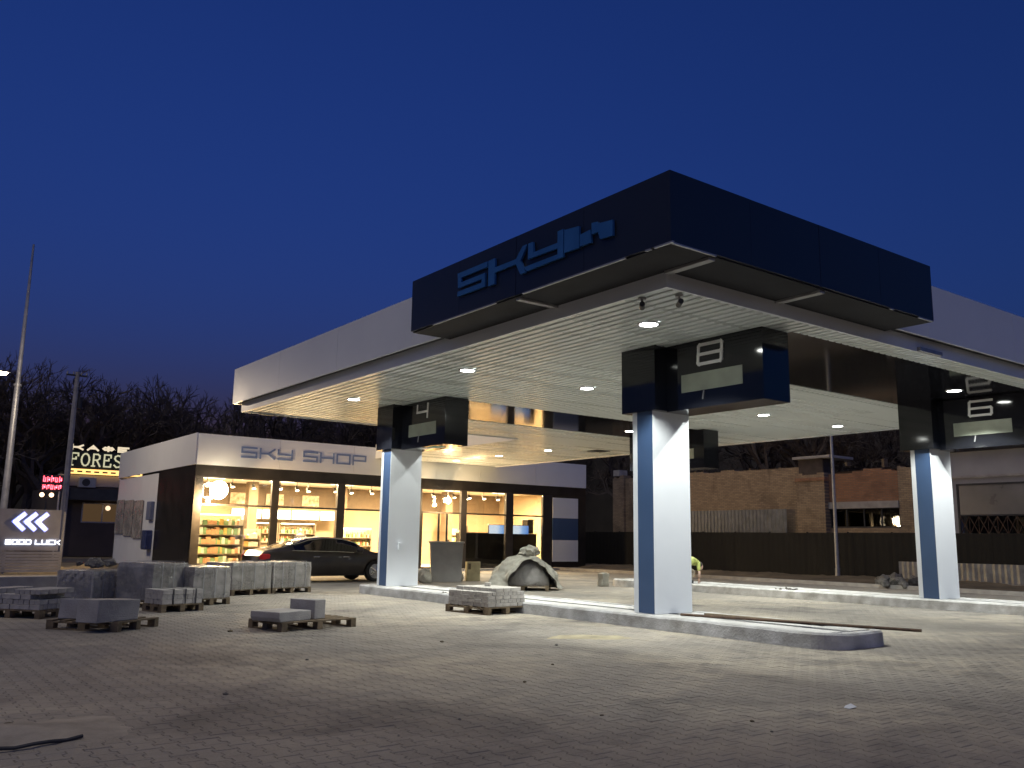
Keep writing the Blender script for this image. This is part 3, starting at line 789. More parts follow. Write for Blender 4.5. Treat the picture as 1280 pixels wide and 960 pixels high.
# track lamps
tl_p = None
TL = [(11.9, 37.2), (12.9, 37.0), (14.0, 37.5), (15.0, 37.0), (15.9, 37.3), (16.7, 37.9), (17.6, 37.0), (18.6, 37.4), (19.5, 37.1), (22.8, 37.0), (24.0, 37.0), (24.6, 38.5), (24.9, 37.0), (25.4, 38.0), (25.8, 37.0), (26.8, 37.2), (27.7, 37.2)]
tln = ['first', 'second', 'third', 'fourth', 'fifth', 'sixth', 'seventh', 'eighth', 'ninth', 'tenth', 'eleventh', 'twelfth', 'thirteenth', 'fourteenth', 'fifteenth', 'sixteenth', 'last']
for i, (x, y) in enumerate(TL):
    t = thing('track_spotlight', 'black track spotlight on the shop ceiling, %s from the left' % tln[i], 'spotlight', (x, y, 3.5), group='track spotlights in the shop')
    if tl_p is None:
        b = MB(); b.tube((0, 0, .12), (0, 0, .44), .015, .015, 6); b.tube((0, -.06, -.04), (0, .06, .12), .085, .06, 10); hd = b.build('head', M_frame, t, local=True)
        b = MB(); b.tube((0, -.068, -.058), (0, -.066, -.052), .078, .078, 10); ln = b.build('lens', M_spotlens, t, local=True); tl_p = t
    else:
        link_copy(hd, t); link_copy(ln, t)
for y in (37.0, 38.3): box('light_track', M_frame, shop, 11.3, 30.5, y-.02, y+.02, 3.90, 3.948)
# ceiling lamps of the shop (real fittings giving the interior light)
M_panel = emit('ceiling_panel_face', (1, .78, .48), 2.2)
for i, x in enumerate((12.6, 15.8, 18.8, 22.2, 25.2, 28.2)):
    t = thing('ceiling_lamp', 'warm ceiling panel lamp inside the shop, %s from the left' % tln[i], 'lamp', (x, 38.6, 3.9), group='ceiling panels in the shop')
    box('tray', M_inceil, t, x-.6, x+.6, 38.3, 38.9, 3.90, 3.948); box('face', M_panel, t, x-.57, x+.57, 38.33, 38.87, 3.89, 3.899)
    lamp('ceiling_panel_lamp', 'AREA', (x, 38.6, 3.87), 250, (1, .70, .37), t, 1.0)
box('light_cove', emit('cove_strip', (1, .74, .42), 1.6), shop, 11.3, 30.6, SY+.28, SY+.36, 3.86, 3.90)

# ================================================================ PEOPLE
def skin_person(name, joints, edges, m, parent, root=0):
    me = bpy.data.meshes.new(name)
    me.from_pydata([j[0] for j in joints], edges, [])
    me.materials.append(m)
    o = bpy.data.objects.new(name, me); col.objects.link(o); o.parent = parent
    sm = o.modifiers.new('skin', 'SKIN'); sm.use_smooth_shade = True
    for i, j in enumerate(joints):
        r = j[1] if isinstance(j[1], tuple) else (j[1], j[1])
        me.skin_vertices[0].data[i].radius = r
        me.skin_vertices[0].data[i].use_root = (i == root)
    o.modifiers.new('sub', 'SUBSURF').levels = 2
    o.modifiers['sub'].render_levels = 2
    return o
def island_skin_mat(name, zones, skin=(.50, .33, .25)):
    """cloth and skin zones of one continuous body, split by height bands in object space"""
    m = bpy.data.materials.new(name); m.use_nodes = True
    n, l = m.node_tree.nodes, m.node_tree.links; b = n['Principled BSDF']; b.inputs['Roughness'].default_value = .8
    tc = n.new('ShaderNodeTexCoord'); sp = n.new('ShaderNodeSeparateXYZ'); l.new(tc.outputs['Object'], sp.inputs[0])
    rp = n.new('ShaderNodeValToRGB'); rp.color_ramp.interpolation = 'CONSTANT'
    mr = n.new('ShaderNodeMapRange'); mr.inputs[2].default_value = 2.; l.new(sp.outputs[2], mr.inputs[0]); l.new(mr.outputs[0], rp.inputs[0])
    e = rp.color_ramp.elements
    while len(e) < len(zones): e.new(.5)
    for i, (z, c) in enumerate(zones): e[i].position = z/2.; e[i].color = (*c, 1)
    l.new(rp.outputs[0], b.inputs['Base Color'])
    return m
def head(parent, c, r, hair, facing, m_skin):
    b = MB(); b.ball(c, r, 14, 10, (.82, .95, 1.15)); hd = b.build('head', m_skin, parent, smooth=True, local=True)
    f = Vector(facing).normalized(); s = f.cross(Vector((0, 0, 1))).normalized()
    c = Vector(c)
    b = MB(); p = c+f*r*.86; b.add([p+Vector((0, 0, r*.15)), p+s*r*.16-Vector((0, 0, r*.18)), p-s*r*.16-Vector((0, 0, r*.18)), p+f*r*.24-Vector((0, 0, r*.14))], [(0, 1, 3), (0, 3, 2), (1, 2, 3)]); b.build('nose', m_skin, hd, local=True)
    dk = pm('dark_eye', (.02, .015, .012), .3)
    for k in (-1, 1):
        q = c+f*r*.80+s*k*r*.34+Vector((0, 0, r*.12)); b = MB(); b.ball(q, r*.10, 8, 6); b.build('eye', dk, hd, local=True)
        q = c+s*k*r*.84; b = MB(); b.ball(q, r*.2, 8, 6, (.5, .6, 1)); b.build('ear', m_skin, hd, local=True)
    q = c+f*r*.80-Vector((0, 0, r*.52)); b = MB(); b.tube(q-s*r*.24, q+s*r*.24, r*.05, r*.05, 6); b.build('mouth', pm('lip', (.35, .14, .11), .5), hd, local=True)
    b = MB(); b.ball(c-f*r*.12+Vector((0, 0, r*.22)), r*1.02, 14, 10, (.86, .95, 1.02)); b.build('hair', hair, parent, smooth=True, local=True)
M_skin = pm('skin', (.50, .33, .25), .6, .05)
M_hair = pm('dark_hair', (.03, .022, .018), .6)
# clerk behind the serving counter
t = thing('person', 'clerk in a dark top standing behind the serving counter', 'person', (17.75, 40.95, .1))
mt = island_skin_mat('clerk_clothes', [(0, (.03, .03, .04)), (.9, (.035, .03, .04)), (1.42, (.5, .33, .25))])
J = [((0, 0, .95), (.16, .11)), ((0, 0, 1.15), (.15, .10)), ((0, 0, 1.38), (.19, .11)), ((0, 0, 1.48), .06), ((0, 0, 1.58), .055),
     ((.2, 0, 1.38), .065), ((.27, -.05, 1.12), .05), ((.2, -.27, 1.05), .038), ((-.2, 0, 1.38), .065), ((-.27, -.05, 1.12), .05), ((-.2, -.27, 1.05), .038),
     ((.09, 0, .88), .10), ((.1, -.01, .5), .07), ((.1, .02, .08), .045), ((.1, -.14, .04), .04), ((-.09, 0, .88), .10), ((-.1, -.01, .5), .07), ((-.1, .02, .08), .045), ((-.1, -.14, .04), .04)]
skin_person('body', J, [(0, 1), (1, 2), (2, 3), (3, 4), (2, 5), (5, 6), (6, 7), (2, 8), (8, 9), (9, 10), (0, 11), (11, 12), (12, 13), (13, 14), (0, 15), (15, 16), (16, 17), (17, 18)], mt, t)
head(t, (0, 0, 1.66), .115, M_hair, (-.4, -1, -.1), M_skin)
# worker crouching on the far island, half hidden by the nearest column
t = thing('person', 'worker in yellow green jacket bending down behind the nearest column', 'person', (21.0, 19.25, .22), radians(0))
mj = pm('hi_vis_jacket', (.50, .56, .16), .7, .1, 4.)
mb_ = pm('beige_trousers', (.30, .25, .18), .8, .15, 4.)
J = [((0, 0, .46), (.15, .13)), ((.16, -.02, .60), (.16, .13)), ((.36, -.04, .68), (.18, .14)), ((.50, -.06, .62), (.15, .12)), ((.60, -.08, .54), .06),
     ((.46, -.24, .60), .07), ((.40, -.30, .36), .052), ((.44, .12, .60), .07), ((.46, .16, .36), .052)]
skin_person('jacket', J, [(0, 1), (1, 2), (2, 3), (3, 4), (3, 5), (5, 6), (3, 7), (7, 8)], mj, t)
J = [((0, 0, .44), .13), ((-.02, -.12, .42), .11), ((.30, -.20, .34), .085), ((.06, -.20, .07), .06), ((-.02, .12, .42), .11), ((.28, .20, .32), .085), ((.02, .2, .07), .06)]
skin_person('trousers', J, [(0, 1), (1, 2), (2, 3), (0, 4), (4, 5), (5, 6)], mb_, t)
for sy, x0 in ((-.2, .06), (.2, .02)):
    b = MB(); b.cbox(x0-.09, x0+.19, sy-.05, sy+.05, 0, .09, .03); b.build('boot', M_void, t, local=True)
def hand(parent, wrist, d, m):
    w = Vector(wrist); d = Vector(d).normalized(); s = d.cross(Vector((0, 1, .2))).normalized(); u = s.cross(d)
    b = MB(); b.tube(w-d*.24, w, .043, .031, 10); b.ball(w+d*.05, .045, 10, 8, (.8, .8, 1.1))
    for i, L in enumerate((.06, .075, .07, .055)):
        a = w+d*.08+s*(.028-.019*i); b.tube(a, a+d*L*.6, .0095, .009, 6); b.tube(a+d*L*.6, a+d*L*1.0+u*.02, .009, .007, 6)
    a = w+d*.03+s*.035; b.tube(a, a+s*.03+d*.03, .011, .010, 6); b.tube(a+s*.03+d*.03, a+s*.035+d*.06, .010, .008, 6)
    return b.build('forearm_and_hand', m, parent, smooth=True, local=True)
hand(t, (.36, -.34, .13), (-.12, -.06, -.5), M_skin); hand(t, (.46, .15, .13), (-.1, -.05, -.5), M_skin)
head(t, (.68, -.1, .50), .11, M_hair, (.8, -.2, -.6), M_skin)

# ================================================================ PARKED CAR  (local: +x is forward)
M_paint = pm('dark_metallic_paint', (.050, .043, .040), .36, .15, 2., metal=.3, coat=.4)
M_carglass = pm('car_window_glass', (.012, .012, .013), .05, .1, 1., spec=.7)
M_chrome = pm('chrome', (.7, .7, .7), .15, .05, metal=1.)
M_tyre = pm('tyre_rubber', (.02, .02, .02), .85)
M_rim = pm('alloy_rim', (.45, .45, .46), .3, .1, metal=.8)
M_tail = emit('tail_lamp', (.6, .02, .02), .03, (.35, .02, .02))
car = thing('parked_car', 'dark sedan parked in front of the lit shop windows', 'car', (12.88, 27.85, 0), radians(1))
LX = [-2.45, -2.40, -2.25, -2.05] + [-1.95+.06*i for i in range(18)] + [-.8, -.5, -.2, .1, .4, .7, .92] + [1.02+.06*i for i in range(18)] + [2.15, 2.3, 2.42, 2.48]
def prof(tab, x):
    for (a, u), (b, v) in zip(tab, tab[1:]):
        if x <= b:
            t_ = (x-a)/(b-a); t_ = t_*t_*(3-2*t_)*.5+t_*.5
            return u+(v-u)*t_
    return tab[-1][1]
BELT = [(-2.45, .80), (-2.3, .94), (-1.6, .99), (0, .965), (1.0, .93), (1.6, .86), (2.2, .74), (2.48, .58)]
HW = [(-2.45, .74), (-2.2, .86), (-1.4, .925), (0, .935), (1.4, .925), (2.1, .85), (2.48, .66)]
TOPZ = [(-2.45, .82), (-2.3, .985), (-1.85, 1.07), (-1.3, 1.22), (-.75, 1.385), (-.2, 1.45), (.35, 1.43), (.75, 1.33), (1.15, 1.12), (1.4, 1.0), (1.75, .945), (2.2, .82), (2.48, .62)]
RW = [(-2.45, .70), (-2.0, .72), (-1.3, .66), (-.75, .62), (.35, .62), (.9, .68), (1.4, .78), (2.0, .76), (2.48, .58)]
XR, XF, WR = -1.45, 1.55, .345
def zlow(x):
    z = .24 if abs(x) < 2.2 else .24+.16*min(1, (abs(x)-2.2)/.28)
    for xw in (XR, XF):
        d = abs(x-xw)
        if d < .42: z = max(z, .34+sqrt(max(0, .42**2-d*d))*.86)
    return z
rows = []
for x in LX:
    hw, bz, tz, rw, zl = prof(HW, x), prof(BELT, x), prof(TOPZ, x), prof(RW, x), zlow(x)
    tz = max(tz, bz+.015)
    zm = zl+(bz-zl)*.5
    sec = [(hw*.90, zl), (hw*.985, zl+.03), (hw, zm), (hw*.985, zl+(bz-zl)*.78), (hw*.94, bz), (hw*.925, bz+.012)]
    gl = bz+.012
    sec += [(hw*.925+(rw-hw*.925)*.55, gl+(tz-gl)*.52), (rw+.02, gl+(tz-gl)*.90), (rw-.08, gl+(tz-gl)*.985), (rw*.45, tz), (0, tz+.004)]
    rows.append(sec)
ns = len(rows[0])
body, glass = MB(), MB()
vs = []
for x, sec in zip(LX, rows):
    for (w, z) in sec: vs.append((x, -w, z))
    for (w, z) in reversed(sec[:-1]): vs.append((x, w, z))
W_ = 2*ns-1
bf, gf = [], []
for i in range(len(LX)-1):
    xm = (LX[i]+LX[i+1])/2
    for j in range(W_-1):
        f = (i*W_+j, (i+1)*W_+j, (i+1)*W_+j+1, i*W_+j+1)
        jj = j if j < ns-1 else W_-2-j
        side = jj in (5, 6); roofz = jj >= 7
        isg = (side and -1.35 < xm < .95 and not (-.25 < xm < -.15)) or (jj >= 7 and (.42 < xm < 1.3 or -1.75 < xm < -.78)) 
        (gf if isg else bf).append(f)
bf.append(tuple(range(W_-1, -1, -1))); bf.append(tuple(range((len(LX)-1)*W_, len(LX)*W_)))
body.add(vs, bf); glass.add(vs, gf)
cb_ = body.build('body', M_paint, car, smooth=True, local=True)
glass.build('window_glass', M_carglass, car, smooth=True, local=True)
for sy in (-1, 1):
    b = MB(); pts = []
    for x in [-1.5+.1*i for i in range(26)]:
        hw, bz, tz, rw = prof(HW, x), prof(BELT, x), prof(TOPZ, x), prof(RW, x); gl = bz+.012
        if tz-gl < .05: continue
        pts.append((x, sy*(rw+.045), gl+(tz-gl)*.89))
    b.path(pts, .016, 5); b.build('roof_trim', M_chrome, car, local=True); b = MB()
    pts = [(x, sy*(prof(HW, x)*.94+.012), prof(BELT, x)+.012) for x in [-1.45+.1*i for i in range(26)]]
    b.path(pts, .016, 5); b.build('window_trim', M_chrome, car, local=True)
    b = MB(); b.cbox(.78, .98, sy*1.02-.09, sy*1.02+.09, .95, 1.09, .04); b.build('side_mirror', M_paint, car, smooth=False, local=True)
    for hx in (-.62, .42):
        b = MB(); b.cbox(hx-.11, hx+.11, sy*.945-.012, sy*.945+.012, .80, .83, .008); b.build('door_handle', M_chrome, car, local=True)
    b = MB(); b.cbox(-2.44, -2.12, sy*.76-.09, sy*.76+.09, .72, .90, .04); b.build('tail_light', M_tail, car, local=True)
    b = MB(); b.cbox(2.1, 2.42, sy*.68-.11, sy*.68+.11, .60, .72, .03); b.build('headlight', M_carglass, car, local=True)
    for xw in (XR, XF):
        w = MB(); w.tube((xw, sy*.68, WR), (xw, sy*.91, WR), WR, WR, 28); w = w.build('wheel', M_tyre, car, local=True, bevel=.03)
        r = MB(); r.tube((xw, sy*.90, WR), (xw, sy*.915, WR), .245, .235, 28)
        r = r.build('rim', M_rim, w, local=True)
        s = MB()
        for k in range(5):
            a = 2*pi*k/5; s.tube((xw, sy*.925, WR), (xw+.22*cos(a), sy*.92, WR+.22*sin(a)), .04, .03, 6)
        s.tube((xw, sy*.91, WR), (xw, sy*.94, WR), .05, .04, 12)
        s.build('spokes', M_chrome, w, local=True)
b = MB(); b.box(-2.2, 2.2, -.8, .8, .2, .30); b.build('underbody', M_void, car, local=True)
b = MB(); b.cbox(-2.50, -2.44, -.26, .26, .55, .67, .01); b.build('number_plate', M_white, car, local=True)

# ================================================================ PALLETS AND STACKED GOODS
def pallet(x, y, rz, w, d, label, z=0.):
    t = thing('timber_pallet', label, 'pallet', (x, y, z), rz, 'timber pallets on the yard')
    for i in range(6):
        yy = -d/2+(d-.1)*i/5; b = MB(); b.box(-w/2+random.uniform(-.015, .015), w/2+random.uniform(-.015, .015), yy, yy+.1, .122, .144); b.build('deck_board', M_wood, t, local=True)
    for i in range(3):
        xx = -w/2+(w-.1)*i/2
        b = MB(); b.box(xx, xx+.1, -d/2, d/2, .1, .121); b.build('stringer', M_wood, t, local=True)
        b = MB(); b.box(xx, xx+.1, -d/2, d/2, 0, .021); b.build('bottom_board', M_wood, t, local=True)
        for j in range(3):
            yy = -d/2+(d-.13)*j/2; b = MB(); b.box(xx, xx+.1, yy, yy+.13, .022, .099); b.build('block', M_wood, t, local=True)
    return t
def bricks_thing(x, y, z, rz, nx, ny, layers, label, bs=(.2, .1, .08), missing=(), group=None, name='paver_stack'):
    t = thing(name, label, 'paver stack', (x, y, z), rz, group or 'stacks of concrete pavers')
    bl, bw, bh = bs
    b = MB(); b.cbox(-bl/2+.003, bl/2-.003, -bw/2+.002, bw/2-.002, 0, bh-.003, .006)
    p = None
    for k in range(layers):
        odd = k % 2
        ax, ay = (round(nx*bl/bw), round(ny*bw/bl)) if odd else (nx, ny)
        px_, py_ = (nx*bl/ax, ny*bw/ay)
        for i in range(ax):
            for j in range(ay):
                if (i, j, k) in missing: continue
                if 0 < i < ax-1 and 0 < j < ay-1 and k < layers-2: continue      # the heart of the stack is never seen
                if p is None: p = b.build('paver', M_paverstack, t, local=True); o = p
                else: o = link_copy(p, t)
                o.location = ((i-(ax-1)/2)*px_+random.uniform(-.006, .006), (j-(ay-1)/2)*py_+random.uniform(-.004, .004), k*bh); o.rotation_euler = (0, 0, (pi/2 if odd else 0)+random.gauss(0, .015))
    return t
def wrapped_stack(x, y, z, rz, w, d, h, label, torn=False):
    t = thing('wrapped_stack', label, 'wrapped stack', (x, y, z), rz, 'film wrapped stacks of pavers')
    b = MB(); nz = int(h/.08)
    for k in range(nz):
        for s in range(2):
            n_ = int(w/.2)
            for i in range(n_): 
                xx = -w/2+i*w/n_; yy = -d/2 if s == 0 else d/2-.1; b.box(xx+.004, xx+w/n_-.004, yy, yy+.1, k*.08, k*.08+.075)
            n_ = int(d/.2)
            for i in range(n_):
                yy = -d/2+i*d/n_; xx = -w/2+.004 if s == 0 else w/2-.1; b.box(xx, xx+.096, yy+.104 if i == 0 else yy+.004, yy+d/n_-.004 if i < n_-1 else yy+d/n_-.104, k*.08, k*.08+.075)
    b.box(-w/2+.11, w/2-.11, -d/2+.11, d/2-.11, 0, nz*.08-.01)
    b.build('pavers', M_paverstack, t, local=True, kind='stuff')
    H = nz*.08
    # loose film skin
    f = MB(); N = 48; M = 9; vs = []; fs = []
    seed = random.random()*50
    for j in range(M+1):
        zz = -.03+(H+.03)*j/M
        for i in range(N):
            a = 2*pi*i/N; ca, sa = cos(a), sin(a); m_ = max(abs(ca)/(w/2), abs(sa)/(d/2)); px, py = ca/m_, sa/m_
            q = 1+.022+.03*abs(MN.noise((px*3+seed, py*3, zz*5)))
            top = .96 if j == M else 1
            vs.append((px*q*top, py*q*top, zz+.02*MN.noise((px*4, py*4, seed))))
    for j in range(M):
        for i in range(N):
            if torn and j > M-4 and (i*7+j*3) % 11 < 5: continue
            k = (i+1) % N; fs.append((j*N+i, j*N+k, (j+1)*N+k, (j+1)*N+i))
    fs.append(tuple(range(M*N, M*N+N)))
    f.add(vs, fs); f.build('stretch_film', M_film, t, local=True)
    for xx in (-w*.28, w*.05, w*.33):
        s = MB(); e = .045
        s.box(xx-.008, xx+.008, -d/2-e, -d/2-e+.004, 0, H+.02); s.box(xx-.008, xx+.008, -d/2-e, d/2+e, H+.03, H+.034); s.build('strap', M_steel, t, local=True)
    return t
R24 = radians(22)
pallet(10.62, 15.06, radians(7), 1.08, 1.28, 'wooden pallet under the open stack of grey pavers by the island')
mis = {(0, j, 4) for j in range(11)} | {(4, 0, 4)}
bricks_thing(10.62, 15.06, .146, radians(7), 5, 11, 5, 'open stack of grey pavers on a pallet in front of the near island', (.2, .11, .072), mis)
b = MB(); b.cbox(-.1, .1, -.055, .055, 0, .07, .006); o = b.build('loose_paver', M_paverstack); o.location = (10.75, 15.2, .146+.36); o.rotation_euler = (0, 0, .8); tag(o, 'single paver lying loose on top of the open paver stack', 'paver')
kp = radians(11)
pallet(6.16, 13.9, kp, 1.42, .95, 'mostly bare pallet carrying the two grey kerb blocks')
def block(name, pts, d, label, x, y, z, rz, cat='kerb block', m=None, group=None):
    """pts polygon in local (x,z), extruded along local y"""
    t = MB(); t.prism(pts, 'y', -d/2, d/2); o = t.build(name, m or M_conc, bevel=.012); o.location = (x, y, z); o.rotation_euler = (0, 0, rz); return tag(o, label, cat, group)
block('kerb_block', [(-.36, 0), (.30, 0), (.30, .15), (-.40, .15), (-.40, .06)], .62, 'flat grey kerb block with sloped nose overhanging its pallet', 5.74, 13.72, .146, kp+radians(12))
block('kerb_block', [(-.10, 0), (.15, 0), (.15, .30), (-.10, .30)], .55, 'upright grey kerb block standing behind the flat one on the bare pallet', 6.20, 13.88, .146, kp+radians(12))
pallet(8.12, 22.38, R24, 1.28, 1.0, 'pallet under the wrapped stack left of the car')
wrapped_stack(8.12, 22.38, .146, R24, 1.24, .96, .68, 'film wrapped paver stack, left of the pair in front of the parked car')
pallet(9.42, 22.8, radians(14), 1.22, 1.0, 'pallet under the wrapped stack nearest the car door')
wrapped_stack(9.42, 22.8, .146, radians(14), 1.18, .96, .68, 'film wrapped paver stack, right of the pair in front of the parked car')
pallet(5.25, 19.45, radians(30), .98, .98, 'pallet under the pale wrapped stack in the left row')
wrapped_stack(5.25, 19.45, .146, radians(30), .95, .95, .72, 'pale film wrapped paver stack left of the brown gap')
pallet(6.2, 19.5, radians(20), .95, .98, 'pallet under the wrapped stack behind the low strapped one')
wrapped_stack(6.2, 19.5, .146, radians(20), .92, .95, .70, 'shiny film wrapped paver stack behind the low strapped stack')
pallet(5.28, 18.0, radians(14), .88, .7, 'small pallet under the low strapped stack')
t = bricks_thing(5.28, 18.0, .146, radians(14), 4, 6, 3, 'low strapped paver stack in front of the wrapped stacks', (.21, .11, .09))
for xx in (-.2, .05, .27):
    b = MB(); b.box(xx-.012, xx+.012, -.338, -.333, 0, .28); b.box(xx-.012, xx+.012, -.338, .338, .272, .276); b.build('strap', M_void, t, local=True)
pallet(4.28, 20.1, radians(33), 1.1, 1.0, 'pallet under the torn wrapped stack heaped with rubble')
wrapped_stack(4.28, 20.1, .146, radians(33), 1.05, .95, .62, 'torn wrapped paver stack heaped with rubble at the left', True)
pallet(3.42, 15.2, radians(40), 1.0, 1.25, 'dark pallet under the big pale kerb block at the left')
block('kerb_block', [(-.42, 0), (.42, 0), (.45, .30), (-.40, .34)], .40, 'big pale concrete kerb block on a pallet at the left', 3.36, 14.72, .146, radians(34))
block('kerb_block', [(-.3, 0), (.3, 0), (.3, .26), (-.26, .30)], .35, 'darker kerb block lying behind the big pale one', 3.12, 15.55, .146, radians(52))
pallet(2.75, 17.9, radians(-50), 1.3, .9, 'broken pallet under the untidy paver heap at the left edge')
mis = {(i, j, 3) for i in range(3, 6) for j in range(0, 5)} | {(5, j, 2) for j in range(8)} | {(0, 0, 3), (1, 0, 3)}
bricks_thing(2.75, 17.9, .146, radians(-50), 6, 8, 4, 'untidy half used paver heap at the left edge', (.2, .105, .085), mis)
block('concrete_slab', [(-1.6, 0), (1.6, 0), (1.6, .52), (-1.6, .52)], .25, 'long low concrete slab standing behind the left paver heap', 2.5, 21.5, 0, radians(12), 'slab')
# rubble on the torn stack and elsewhere
def rubble(n_, cx_, cy_, z, r, smin, smax, label_fn, group):
    for i in range(n_):
        s = random.uniform(smin, smax); a = random.uniform(0, 2*pi); q = r*sqrt(random.random())
        bm = bmesh.new(); bmesh.ops.create_icosphere(bm, subdivisions=1, radius=s)
        for v in bm.verts: v.co = Vector((v.co.x*random.uniform(.7, 1.4), v.co.y*random.uniform(.7, 1.3), v.co.z*random.uniform(.4, .9)))
        me = bpy.data.meshes.new('stone'); bm.to_mesh(me); bm.free(); me.materials.append(M_stone)
        o = bpy.data.objects.new('stone', me); col.objects.link(o); o.location = (cx_+q*cos(a), cy_+q*sin(a), z+s*.4); o.rotation_euler = (random.random(), random.random(), random.random()*6)
        tag(o, label_fn(i), 'stone', group)
rubble(12, 4.28, 20.1, .80, .42, .05, .13, lambda i: 'broken stone heaped on the torn wrapped stack', 'stones on the torn stack')
rubble(9, 11.5, 17.6, ZI-.02, .28, .02, .05, lambda i: 'small mortar crumb on the near island between the columns', 'mortar crumbs on the near island')
rubble(9, 21.05, 15.5, ZI-.02, .3, .03, .07, lambda i: 'mortar crumb on the bright far island', 'mortar crumbs on the far island')
rubble(14, 29.6, 17.2, .10, 1.1, .10, .34, lambda i: 'broken lump in the rubble heap beside the rightmost column', 'rubble heap lumps')
# scattered crumbs on the paving, at the spots seen
for i, (x, y, s, lb) in enumerate([(5.82, 7.54, .028, 'small dark stone on the paving below the open paver stack'), (4.6, 10.2, .03, 'small dark crumb on the paving in front of the bare pallet'),
    (6.2, 4.95, .022, 'dark pebble in the right foreground, left of the paper scrap'), (6.0, 4.6, .018, 'tiny dark pebble in the right foreground'), (7.0, 11.0, .04, 'dark crumb between the bare pallet and the island'),
    (8.2, 9.9, .035, 'dark crumb in the lit paving before the island'), (5.3, 5.8, .02, 'dark pebble in the middle foreground'), (4.2, 6.3, .018, 'tiny pebble in the centre left foreground'), (6.9, 8.4, .026, 'stone crumb below the island kerb'), (3.0, 8.4, .03, 'dark crumb in the left foreground'), (4.9, 13.7, .05, 'brown clod left of the bare pallet')]):
    bm = bmesh.new(); bmesh.ops.create_icosphere(bm, subdivisions=1, radius=s)
    for v in bm.verts: v.co = Vector((v.co.x*random.uniform(.8, 1.8), v.co.y*random.uniform(.7, 1.3), v.co.z*random.uniform(.5, .9)))
    me = bpy.data.meshes.new('stone'); bm.to_mesh(me); bm.free(); me.materials.append(M_stone if i % 2 else M_soil)
    o = bpy.data.objects.new('stone', me); col.objects.link(o); o.location = (x, y, s*.25); o.scale = (.75, .75, .6); o.rotation_euler = (0, 0, i); tag(o, lb, 'stone')
b = MB(); b.add([(-.06, -.03, .004), (.05, -.035, .012), (.06, .03, .03), (0, .045, .016), (-.055, .03, .006)], [(0, 1, 2, 3, 4)]); b.add([(x, y, z-.003) for x, y, z in b.v[:5]], [(4, 3, 2, 1, 0)])
o = b.build('paper_scrap', M_white); o.location = (7.47, 4.86, 0); tag(o, 'crumpled white paper scrap in the right foreground', 'litter')
# sandy dirt patch with an old cable, lower left
def patch(x, y):
    r = sqrt(((x-1.0)/1.25)**2+((y-7.55)/.62)**2)+.22*MN.noise((x*2.2, y*2.2, 0))
    return -.03+max(0, 1.2-r)*.085+.008*MN.noise((x*9, y*9, 1))
struct(terrain('sand_patch', -.6, 2.4, 6.7, 8.4, 60, 40, patch, pm('dry_sand', (.38, .34, .28), .95, .2, 4., .6, 40)))
struct(terrain('sand_drift', 7.9, 10.6, 9.2, 11.9, 60, 60, lambda x, y: -.02+max(0, 1.05-sqrt(((x-9.3)/1.15)**2+((y-10.5+.35*(x-9.3))/.62)**2)-.35*abs(MN.noise((x*1.7, y*1.7, 0)))-.12*MN.noise((x*6, y*6, 0)))*.045+.003*MN.noise((x*14, y*14, 1)), pm('yellow_sand', (.40, .35, .23), .95, .2, 4., .5, 50)))
b = MB(); pts = [(.1+.11*i, 6.95+.05*sin(i*.5)+.012*i, .02+(.01 if i % 3 else 0)) for i in range(14)]; b.path(pts, .014, 6)
tag(b.build('cable', M_void), 'black cable end lying along the sand patch in the lower left', 'cable')
for i, (x, y) in enumerate(((.75, 7.55), (1.15, 7.75), (.95, 7.2))):
    bm = bmesh.new(); bmesh.ops.create_icosphere(bm, subdivisions=2, radius=.05)
    for v in bm.verts: v.co = v.co*(1+.3*MN.noise(v.co*20)); v.co.z *= .6
    me = bpy.data.meshes.new('clod'); bm.to_mesh(me); bm.free(); me.materials.append(M_soil)
    o = bpy.data.objects.new('clod', me); col.objects.link(o); o.location = (x, y, .03); tag(o, ('dark clod on the sand patch, leftmost', 'dark clod on the sand patch, farthest back', 'dark clod on the sand patch, nearest the cable')[i], 'clod')

# tarpaulin covered pallet between the islands
TX, TY = 16.35, 21.25
pallet(TX, TY, radians(-42), 1.5, 1.2, 'pallet under the tarpaulin covered heap')
t = thing('bag_heap', 'rounded grey film wrapped heap under the tarpaulin', 'heap', (TX, TY, .146), radians(-42))
b = MB(); b.ball((0, 0, .0), .74, 24, 16, (1.0, .8, 1.12)); 
b.v = [(x*(1+.04*MN.noise((x*4, y*4, z*4))), y*(1+.04*MN.noise((x*4, z*4, y*4))), max(0, z)) for x, y, z in b.v]
b.build('load', M_paverstack, t, smooth=True, local=True)
b = MB(); b.ball((0, 0, .0), .755, 30, 18, (1.0, .8, 1.12)); b.v = [(x*(1+.03*MN.noise((x*6, y*6, z*6))), y*(1+.03*MN.noise((x*6, z*6, y*6))), max(-.01, z)) for x, y, z in b.v]; b.build('stretch_film', M_film, t, smooth=True, local=True)
b = MB(); N, M = 180, 50; vs = []; fs = []
